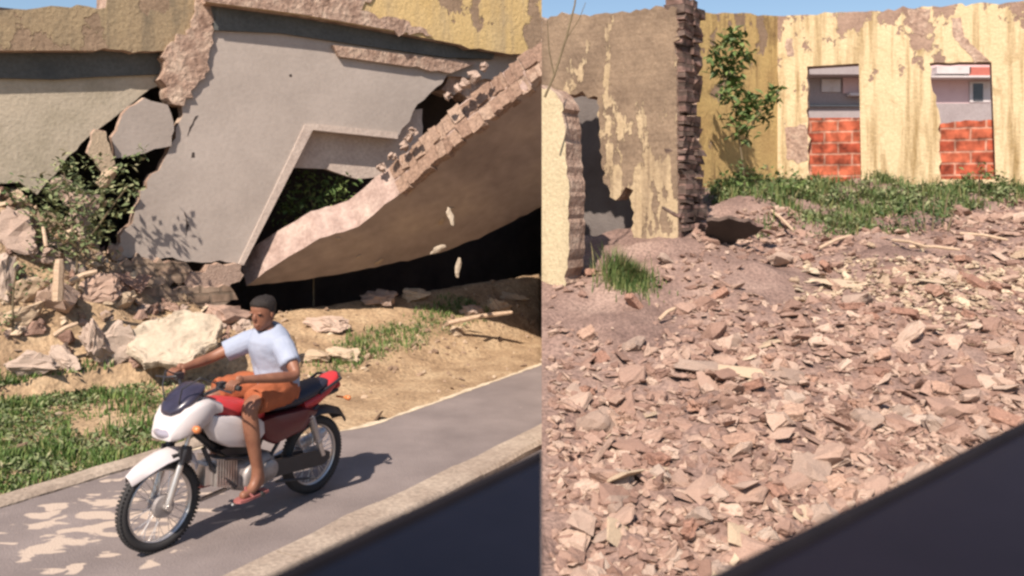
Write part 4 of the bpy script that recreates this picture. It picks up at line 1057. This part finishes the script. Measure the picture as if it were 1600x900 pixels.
# ------------------------------------------------------------------ debris on the left plot
KIND2 = {'wall': M['mortarbit'], 'plaster': M['creambit'], 'brick': M['brickbit']}
def chunk(name, loc, dims, rot, m, seed, lb, cat, group=None):
    o = bpy.data.objects.new(name, chunk_mesh(name, seed, (1, 1, 1), m, .7, 4)); COL.objects.link(o); o.location = loc; o.scale = dims; o.rotation_euler = rot
    tag(o, lb, cat, group); return o
def gl(px, D): x = (px - 800) / F * D; return Vector((x, D, z_left(x, D)))
HEAP = {k: [chunk_mesh('debris_piece', 700 + i + 10 * j, (1, 1, 1), m, .7, 2) for i in range(4)] for j, (k, m) in enumerate(KIND2.items())}
big = [  # px, py, D, dims, rot, material, label
    (45, 455, 9.6, (.45, .16, .36), (.3, .2, .3), 'plaster', 'cream slab of plaster standing on edge at the far left of the debris'),
    (40, 500, 9.45, (.42, .2, .3), (.5, -.3, .5), 'plaster', 'tilted cream slab with a pointed corner at the far left'),
    (72, 395, 9.9, (.4, .3, .34), (.3, .4, .2), 'wall', 'brownish block on top of the debris heap at the far left'),
    (30, 360, 10.1, (.5, .4, .5), (.1, .2, .5), 'wall', 'big grey block under the left grey wall'),
    (120, 350, 10.2, (.36, .3, .4), (.4, .1, .2), 'wall', 'grey block half hidden by the dark weeds'),
    (150, 450, 9.9, (.5, .3, .4), (.5, .3, .1), 'brick', 'brown masonry lump left of the footing'),
    (190, 540, 9.55, (.42, .3, .5), (.1, .4, .3), 'wall', 'grey upright chunk left of the round plaster chunk'),
    (150, 540, 9.5, (.3, .3, .55), (.1, -.2, .9), 'wall', 'leaning grey chunk above the green grass'),
    (100, 560, 9.35, (.5, .2, .2), (.3, .2, -.3), 'wall', 'flat grey slab lying in the hollow of the debris'),
    (50, 570, 9.2, (.5, .3, .3), (.3, .4, .2), 'wall', 'rough lump of mortar above the grass at the far left'),
    (225, 560, 9.6, (.3, .25, .22), (.3, .2, .5), 'brick', 'brown lump beside the round plaster chunk'),
    (110, 300, 10.5, (.5, .2, .25), (.4, .4, .3), 'wall', 'pinkish broken slab lying in the crack under the wall flake'),
    (130, 318, 10.4, (.45, .35, .3), (.1, .3, .8), 'wall', 'round brown lump under the crack'),
    (170, 278, 10.6, (.3, .1, .2), (.3, -.5, .3), 'plaster', 'small bright plaster piece in the crack beside the hanging fragment'),
    (200, 440, 10.0, (.5, .3, .22), (.1, .1, .3), 'brick', 'brown broken course of bricks on the left end of the footing'),
    (5, 430, 9.8, (.3, .3, .5), (.1, .1, .3), 'wall', 'tall pale block cut by the left edge of the view'),
    (490, 556, 11.2, (.5, .25, .16), (.2, .1, .3), 'plaster', 'pale flat slab on the verge behind the rider'),
    (535, 556, 11.4, (.42, .3, .2), (.2, .2, -.2), 'plaster', 'whitish lump on the verge right of the rider'),
    (510, 505, 12.0, (.6, .4, .2), (.2, .1, .1), 'brick', 'orange-brown lump on the verge by the dark opening'),
    (600, 466, 13.0, (.7, .3, .26), (.2, .1, .2), 'wall', 'pinkish heap of mortar at the lip of the dark opening'),
    (648, 462, 13.3, (.5, .25, .18), (.2, .1, .3), 'plaster', 'pale slab right of the mortar heap at the dark opening'),
    (740, 487, 13.2, (.4, .2, .2), (.2, .1, .3), 'wall', 'pale stone among the debris strip by the road'),
    (780, 478, 13.4, (.4, .2, .2), (.2, .4, .3), 'plaster', 'cream stone at the right end of the debris strip'),
    (800, 466, 13.8, (.5, .2, .14), (.2, .1, .1), 'plaster', 'flat cream piece above the debris strip at the seam'),
    (715, 518, 12.5, (.22, .16, .14), (.2, .1, .3), 'plaster', 'small white stone at the lower edge of the grass strip')]
for i, (px, py, D, dm, rt, mk, lb) in enumerate(big):
    h_ = hit(px, py + dm[2] * .42 * F / D)
    if h_ and py > 340 and abs(h_ - D) < 2.2: dm = tuple(v * h_ / D for v in dm); D = h_
    chunk({'wall': 'wall_chunk', 'plaster': 'plaster_chunk', 'brick': 'masonry_lump'}[mk], P(px, py, D), dm, rt, KIND2[mk], 500 + i, lb, {'wall': 'wall chunk', 'plaster': 'plaster chunk', 'brick': 'masonry lump'}[mk])
for i in range(150):       # mid-sized pieces of the debris heap
    l = rnd.uniform(-.6, 2.6); t = rnd.uniform(-.3, 1.7); p = F0 + FE * l + FN * t; p.z = z_left(p.x, p.y)
    if rnd.random() < .25 and t > 1.3: continue
    s = .09 * math.exp(abs(rnd.gauss(0, .55))); mk = rnd.choice(['wall', 'brick', 'brick', 'plaster'])
    o = bpy.data.objects.new('debris_piece', HEAP[mk][rnd.randrange(4)]); COL.objects.link(o); o.location = p + Vector((0, 0, s * .15)); o.scale = (s * rnd.uniform(.8, 1.6), s, s * rnd.uniform(.5, .9)); o.rotation_euler = eul(.6)
    tag(o, 'broken ' + {'wall': 'pale mortar', 'brick': 'reddish brick', 'plaster': 'cream plaster'}[mk] + ' piece in the debris heap at the left', 'debris', {'wall': 'mortar', 'brick': 'brick', 'plaster': 'plaster'}[mk] + ' pieces in the debris heap')
# smaller debris scattered over the heap and the verge
items = []
for i in range(5200):
    px = rnd.uniform(-20, 860); D = rnd.uniform(7.5, 14.5); p = gl(px, D); t = tF(p); s_ = sc_(p)
    if t < -.3 or s_ < road_edge(p.x * U.x + p.y * U.y) + .1: continue
    heap = max(0, 1 - lF(p) / 4) * max(0, 1 - t / 1.7)
    strip_ = max(0, 1 - abs(s_ - 7.2) / .55) * (1 if px > 470 else .3)
    if rnd.random() > .10 + 1.2 * heap + .55 * strip_: continue
    s = .03 * math.exp(abs(rnd.gauss(0, .7))) * (1 + 1.2 * heap)
    items.append((tuple(p + Vector((0, 0, s * .1))), min(s, .3), eul(.5)))
M['verge_bits'] = mat('verge_debris', [(0, (.16, .105, .07)), (.5, (.28, .195, .135)), (.8, (.40, .30, .21)), (1, (.52, .42, .30))], scale=6, rough=.95, bump=.4, bscale=40, fine=.2, per='island')
mass('verge_debris', items, [m for k in ('brick_fragment', 'mortar_lump', 'plaster_shard') for m in KIND[k][0]], M['verge_bits'], 'small broken bits strewn over the verge and the debris heap', 'rubble')
for (x0, y0, d0, x1, y1, d1, r, nm, lb) in [(90, 470, 9.3, 93, 405, 9.3, .055, 'post', 'pale upright stub of a post in the debris heap'), (110, 440, 9.5, 152, 424, 9.6, .03, 'lath', 'pale bent lath sticking out of the debris heap'), (85, 524, 9.2, 122, 505, 9.3, .025, 'lath', 'short white lath over the hollow in the debris'), (72, 385, 9.5, 67, 355, 9.6, .02, 'lath', 'thin upright lath at the top of the debris heap'), (700, 505, 12.6, 800, 488, 13.0, .035, 'lath', 'long pale lath lying along the grass strip by the road')]:
    stick(P(x0, y0, d0), P(x1, y1, d1), r, M['plank'], nm, lb, nm)

# ------------------------------------------------------------------ plants
def blades(name, pts, hh, wd, m, lb, cat='grass', lean=.5, kind='stuff', parent=None):
    vs, fs = [], []
    for p in pts:
        h = hh * rnd.uniform(.4, 1.25) * max(.35, .95 + 1.3 * fbm(p[0] * 1.7, p[1] * 1.7, 8)); a = rnd.uniform(0, 6.28); w = wd * rnd.uniform(.6, 1.3)
        d = Vector((math.cos(a), math.sin(a), 0)); sd = Vector((-d.y, d.x, 0)) * w; l = lean * h * rnd.uniform(.2, 1.2)
        b = len(vs); p = Vector(p)
        m_ = p + d * l * .35 + Vector((0, 0, h * .6)); e = p + d * l + Vector((0, 0, h))
        vs += [p - sd, p + sd, m_ + sd * .8, m_ - sd * .8, e]; fs += [(b, b + 1, b + 2, b + 3), (b + 3, b + 2, b + 4)]
    me = bpy.data.meshes.new(name); me.from_pydata(vs, [], fs)
    o = link(name, me, m, parent); 
    if not parent: tag(o, lb, cat, kind=kind)
    return o
def leaves(bm, c, r, n, ls, rn, squash=1.0):
    for i in range(n):
        d = Vector((rn.gauss(0, 1), rn.gauss(0, 1), rn.gauss(0, 1) * squash)); d = d.normalized() * r * 1.25 * rn.random() ** .7
        rot = Euler((rn.uniform(-.9, .9), rn.uniform(-.9, .9), rn.uniform(0, 6.28))).to_matrix(); l = ls * rn.uniform(.6, 1.3)
        pts = [Vector((0, 0, 0)), Vector((l * .45, l * .22, l * .06)), Vector((l, 0, -.05 * l)), Vector((l * .45, -l * .22, l * .06))]
        vs = [bm.verts.new(Vector(c) + d + rot @ p) for p in pts]
        bm.faces.new(vs[:3]); bm.faces.new((vs[0], vs[2], vs[3]))
pts = []
for i in range(150000):
    px = rnd.uniform(-20, 860); D = rnd.uniform(6.2, 13.8); p = gl(px, D); s_ = sc_(p); t = tF(p); l = p.x * U.x + p.y * U.y
    e = s_ - road_edge(l)
    if e < .22 or t < .1: continue
    py = HOR + (H - p.z) / D * F; n_ = fbm(p.x * 1.3, p.y * 1.3, 4)
    a = 0
    if px < 300:
        a = max(0, 1 - abs(py - 612) / 48) * (1.15 if px < 130 else .7 * (1 - (px - 130) / 170))      # upper green band
        a = max(a, max(0, 1 - abs(e - .55) / .5) * .75)                                            # along the low kerb
        if px < 110 and py > 590: a = max(a, .42)
    else:
        a = max(0, 1 - abs(s_ - 7.45) / .4) * (.42 if px > 520 else .05)
    if rnd.random() < a * (1.6 + 1.5 * n_): pts.append(p)
blades('grass', pts, .07, .007, M['turf'], 'green grass growing on the verge beside the road')
bm = bmesh.new()
for p in pts:
    if rnd.random() < .035:
        for k in range(rnd.randint(4, 9)): leaves(bm, p + Vector((rnd.gauss(0, .05), rnd.gauss(0, .05), .03)), .03, 1, .06, rnd)
o = link('verge_weeds', bm, M['moss']); tag(o, 'low leafy weeds among the verge grass', 'weeds', kind='stuff')
pts = []
for i in range(60000):
    px = rnd.uniform(1110, 1605); D = rnd.uniform(10.6, 16.5); p = zr(px, D)
    if (p - A0).dot(WN) < .05 and px > 1210: continue
    if (p - C0).dot(CN) < .05 and px <= 1215: continue
    edge = 11.6 + (1.0 if px < 1180 else 0) + 1.7 * max(0, (px - 1470) / 120) + .9 * fbm(p.x * 1.1, p.y * 1.1)
    if D < edge: continue
    if rnd.random() < .5 + 1.5 * fbm(p.x * 1.2, p.y * 1.2, 2): pts.append(p)
blades('grass', pts[::2], .15, .009, M['grass'], 'tall green grass and weeds in front of the window wall')
bm = bmesh.new()
for p in pts:
    if rnd.random() < .05:
        hh = .05 + .16 * max(0, .4 + fbm(p.x * 1.3, p.y * 1.3, 5))
        for k in range(rnd.randint(4, 9)): leaves(bm, p + Vector((rnd.gauss(0, .06), rnd.gauss(0, .06), rnd.uniform(.02, hh))), .04, 1, .085, rnd)
o = link('leafy_weeds', bm, M['moss']); tag(o, 'leafy weeds mixed into the tall grass before the window wall', 'weeds', kind='stuff')
pts = []
for i in range(1500):
    a = rnd.uniform(0, 6.28); r = rnd.gauss(0, .16); p = zr(985, 9.75); q = Vector((p.x + r * math.cos(a) * 1.1, p.y + r * math.sin(a), 0)); q.z = z_right(q.x, q.y); pts.append(q)
blades('grass_tuft', pts, .22, .006, M['grass'], 'single dense tuft of green grass at the breach of the brown wall', 'grass tuft', .55, kind=None)

def plant(name, base, stems, clusters, ls, m, lb, cat, seed, stemr=.014):
    rn = random.Random(seed); root = empty(name, base, lb, cat)
    bm = bmesh.new()
    for st in stems: tube(bm, st, [stemr * (1 - .6 * i / (len(st) - 1)) for i in range(len(st))], 6)
    link('stem', bm, M['stem'], root)
    bm = bmesh.new()
    for c, r, n in clusters: leaves(bm, c, r, n, ls, rn)
    link('foliage', bm, m, root)
# weed climbing in front of the ochre wall
b = zr(1165, 14.0); D = 14.0
q = lambda px, py: P(px, py, D + .15 * math.sin(px))
cl = [(q(1130, 75), .16, 40), (q(1150, 60), .16, 70), (q(1140, 105), .17, 70), (q(1118, 100), .14, 40), (q(1160, 85), .14, 50), (q(1150, 130), .17, 70), (q(1135, 150), .15, 40), (q(1165, 160), .17, 60), (q(1150, 180), .2, 60), (q(1185, 165), .14, 40), (q(1205, 155), .12, 30), (q(1160, 205), .2, 50), (q(1190, 185), .15, 30), (q(1213, 145), .1, 20)]
plant('climbing_weed', b, [[b, q(1160, 250), q(1150, 190), q(1150, 120), q(1140, 60)], [q(1158, 230), q(1180, 185), q(1215, 140)], [q(1150, 170), q(1125, 110)]], cl, .16, M['leaf'], 'tall green weed climbing in front of the streaked ochre wall', 'weed', 61)
b = zr(1180, 13.0)
plant('low_bush', b, [[b, b + Vector((0, 0, .3))], [b, b + Vector((.3, 0, .3))]], [(b + Vector((dx, dy, dz)), .22, 90) for dx, dy, dz in ((-.4, .2, .2), (0, 0, .28), (.35, .1, .2), (.7, .2, .22), (-.1, .4, .35))], .09, M['leaf'], 'low dark bush at the corner of the ochre wall and the first window', 'bush', 62)
b = zr(1445, 11.6)
plant('dry_weed', b, [[b + Vector((d, 0, 0)), b + Vector((d * 1.5, .05, .4 + .1 * math.sin(9 * d)))] for d in (-.3, -.15, 0, .1, .22, .3)], [(b + Vector((d, .05, .25)), .16, 45) for d in (-.35, -.1, .1, .25)], .07, M['grass_dark'], 'dark scrubby weed clump in the middle of the grass', 'weed', 63)
b = zr(1530, 13.6)
plant('low_bush', b, [[b, b + Vector((0, 0, .3))]], [(b + Vector((dx, 0, dz)), .18, 60) for dx, dz in ((-.2, .2), (.1, .3), (.35, .2))], .08, M['leaf'], 'small green bush under the right window', 'bush', 64)
q = lambda px, py: P(px, py, 9.2)
bm = bmesh.new(); tube(bm, [q(851, 152), q(866, 118), q(884, 62), q(898, 8), q(903, -30)], [.014, .012, .011, .009, .007], 7); tube(bm, [q(866, 118), q(858, 80), q(855, 30)], [.009, .007, .004], 6); tube(bm, [q(884, 62), q(905, 30), q(915, 4)], [.007, .005, .003], 6)
o = link('dead_branch', bm, M['stem'], smooth=60, loc=q(851, 152)); tag(o, 'thin bare branch rising in front of the brown wall beside the pale jamb', 'branch')
hol = Vector((-math.sin(R(10)) * .6, -.6, -.8)).normalized()  # added dark slab, its colour gives the shade of a hollow
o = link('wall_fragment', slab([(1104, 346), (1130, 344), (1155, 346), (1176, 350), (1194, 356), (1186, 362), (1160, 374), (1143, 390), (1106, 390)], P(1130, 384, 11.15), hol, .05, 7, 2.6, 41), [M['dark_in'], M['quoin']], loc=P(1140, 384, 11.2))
tag(o, 'added dark overhanging slab whose black colour stands in for a shaded hollow right of the toothed brick end', 'wall piece')
# dark weeds in the debris heap of the collapsed house
q = lambda px, py, D=9.95: P(px, py, D)
b = q(120, 470); b.z = z_left(b.x, b.y)
plant('dark_weed', b, [[b, q(120, 400), q(110, 320), q(100, 270)], [q(120, 400), q(170, 330), q(200, 290)], [q(118, 380), q(75, 330)]],
      [(q(95, 290), .22, 110), (q(70, 330), .22, 100), (q(120, 300), .22, 110), (q(100, 345), .26, 130), (q(145, 335), .24, 120), (q(165, 300), .18, 70), (q(110, 260, 10.2), .16, 50), (q(50, 300, 9.9), .22, 60), (q(190, 260, 10.4), .12, 30), (q(215, 240, 10.5), .1, 20), (q(40, 420, 9.7), .2, 40), (q(80, 440, 9.6), .2, 40), (q(150, 370), .2, 70), (q(60, 370), .18, 60), (q(205, 300, 10.3), .14, 40), (q(185, 330), .14, 30), (q(130, 385), .2, 55), (q(90, 390), .18, 40), (q(150, 255, 10.2), .14, 30)], .085, M['moss'], 'mossy green weeds growing out of the debris heap under the left wall', 'weed', 65)
b = q(20, 520, 9.3)
plant('dark_weed', b, [[b, q(20, 470, 9.3), q(25, 420, 9.3)]], [(q(12, 500, 9.3), .12, 30), (q(25, 450, 9.3), .1, 20), (q(15, 300, 9.9), .2, 40)], .07, M['grass_dark'], 'small dark weed at the left edge of the view', 'weed', 66)
b = P(490, 380, 12.95); b.z = .6
plant('inner_bush', b, [[b, P(490, 330, 12.95), P(480, 280, 12.95)]], [(P(x, y, 12.95), .22, 70) for x, y in ((460, 300), (490, 285), (520, 300), (475, 325), (505, 320), (535, 290), (445, 330))], .10, M['leaf'], 'olive green bush seen through the window edge of the leaning slab', 'bush', 67)

# ------------------------------------------------------------------ the vehicle the picture is taken from: dark door tops below the window
def sill(name, a, b, side, lb, pm):
    e = (b - a).normalized(); e.z = 0; e.normalize(); n = Vector((e.y, -e.x, 0))                   # n points back to the viewer
    root = empty(name, a.lerp(b, .5) + Vector((0, 0, -.6)), lb, 'vehicle door')
    prof = [(.0, -.012), (.012, -.003), (.03, .0), (.06, -.004), (.30, -.02), (.34, -.05), (.35, -.55), (.0, -.55)]
    bm = bmesh.new(); loft(bm, [[a + e * l + n * t + Vector((0, 0, z)) for t, z in prof] for l in np.linspace(-.75, (b - a).length + .5, 24)]); clip(bm, side)
    link('door_panel', bm, pm, root, smooth=40)
    bm = bmesh.new(); pr = [(-.014, -.02), (-.016, .0), (-.006, .008), (.008, .006), (.012, -.006)]
    loft(bm, [[a + e * l + n * t + Vector((0, 0, z + .001 * math.sin(9 * l))) for t, z in pr] for l in np.linspace(-.75, (b - a).length + .5, 40)]); clip(bm, side)
    link('window_seal', bm, M['seal'], root, smooth=60)
def at_z(px, py, z): D = (H - z) * F / (py - HOR); return P(px, py, D)
sill('vehicle_door', at_z(450, 900, 1.80), at_z(846, 712, 1.80), 'left', 'dark navy vehicle door top in the lower corner beside the kerb', M['navy'])
sill('vehicle_door', at_z(1140, 900, 1.80), at_z(1600, 668, 1.80), 'right', 'dark vehicle door top in the lower right corner in front of the rubble', M['plum'])
# bricks lying on the overhanging piece and at the foot of the toothed wall end
for px, py, D, s, lb in [(1120, 330, 11.2, .22, 'brick lying on the left end of the dark overhanging piece'), (1165, 334, 11.2, .26, 'brick lying on the middle of the dark overhanging piece'), (1200, 350, 11.1, .3, 'brick propping the right end of the dark overhanging piece'), (1100, 400, 10.7, .3, 'dark red brick at the foot of the toothed wall end')]:
    put('brick_fragment', P(px, py + 12, D), (s, s * .8, s * .5), (.3, .2, px * .1), lb)
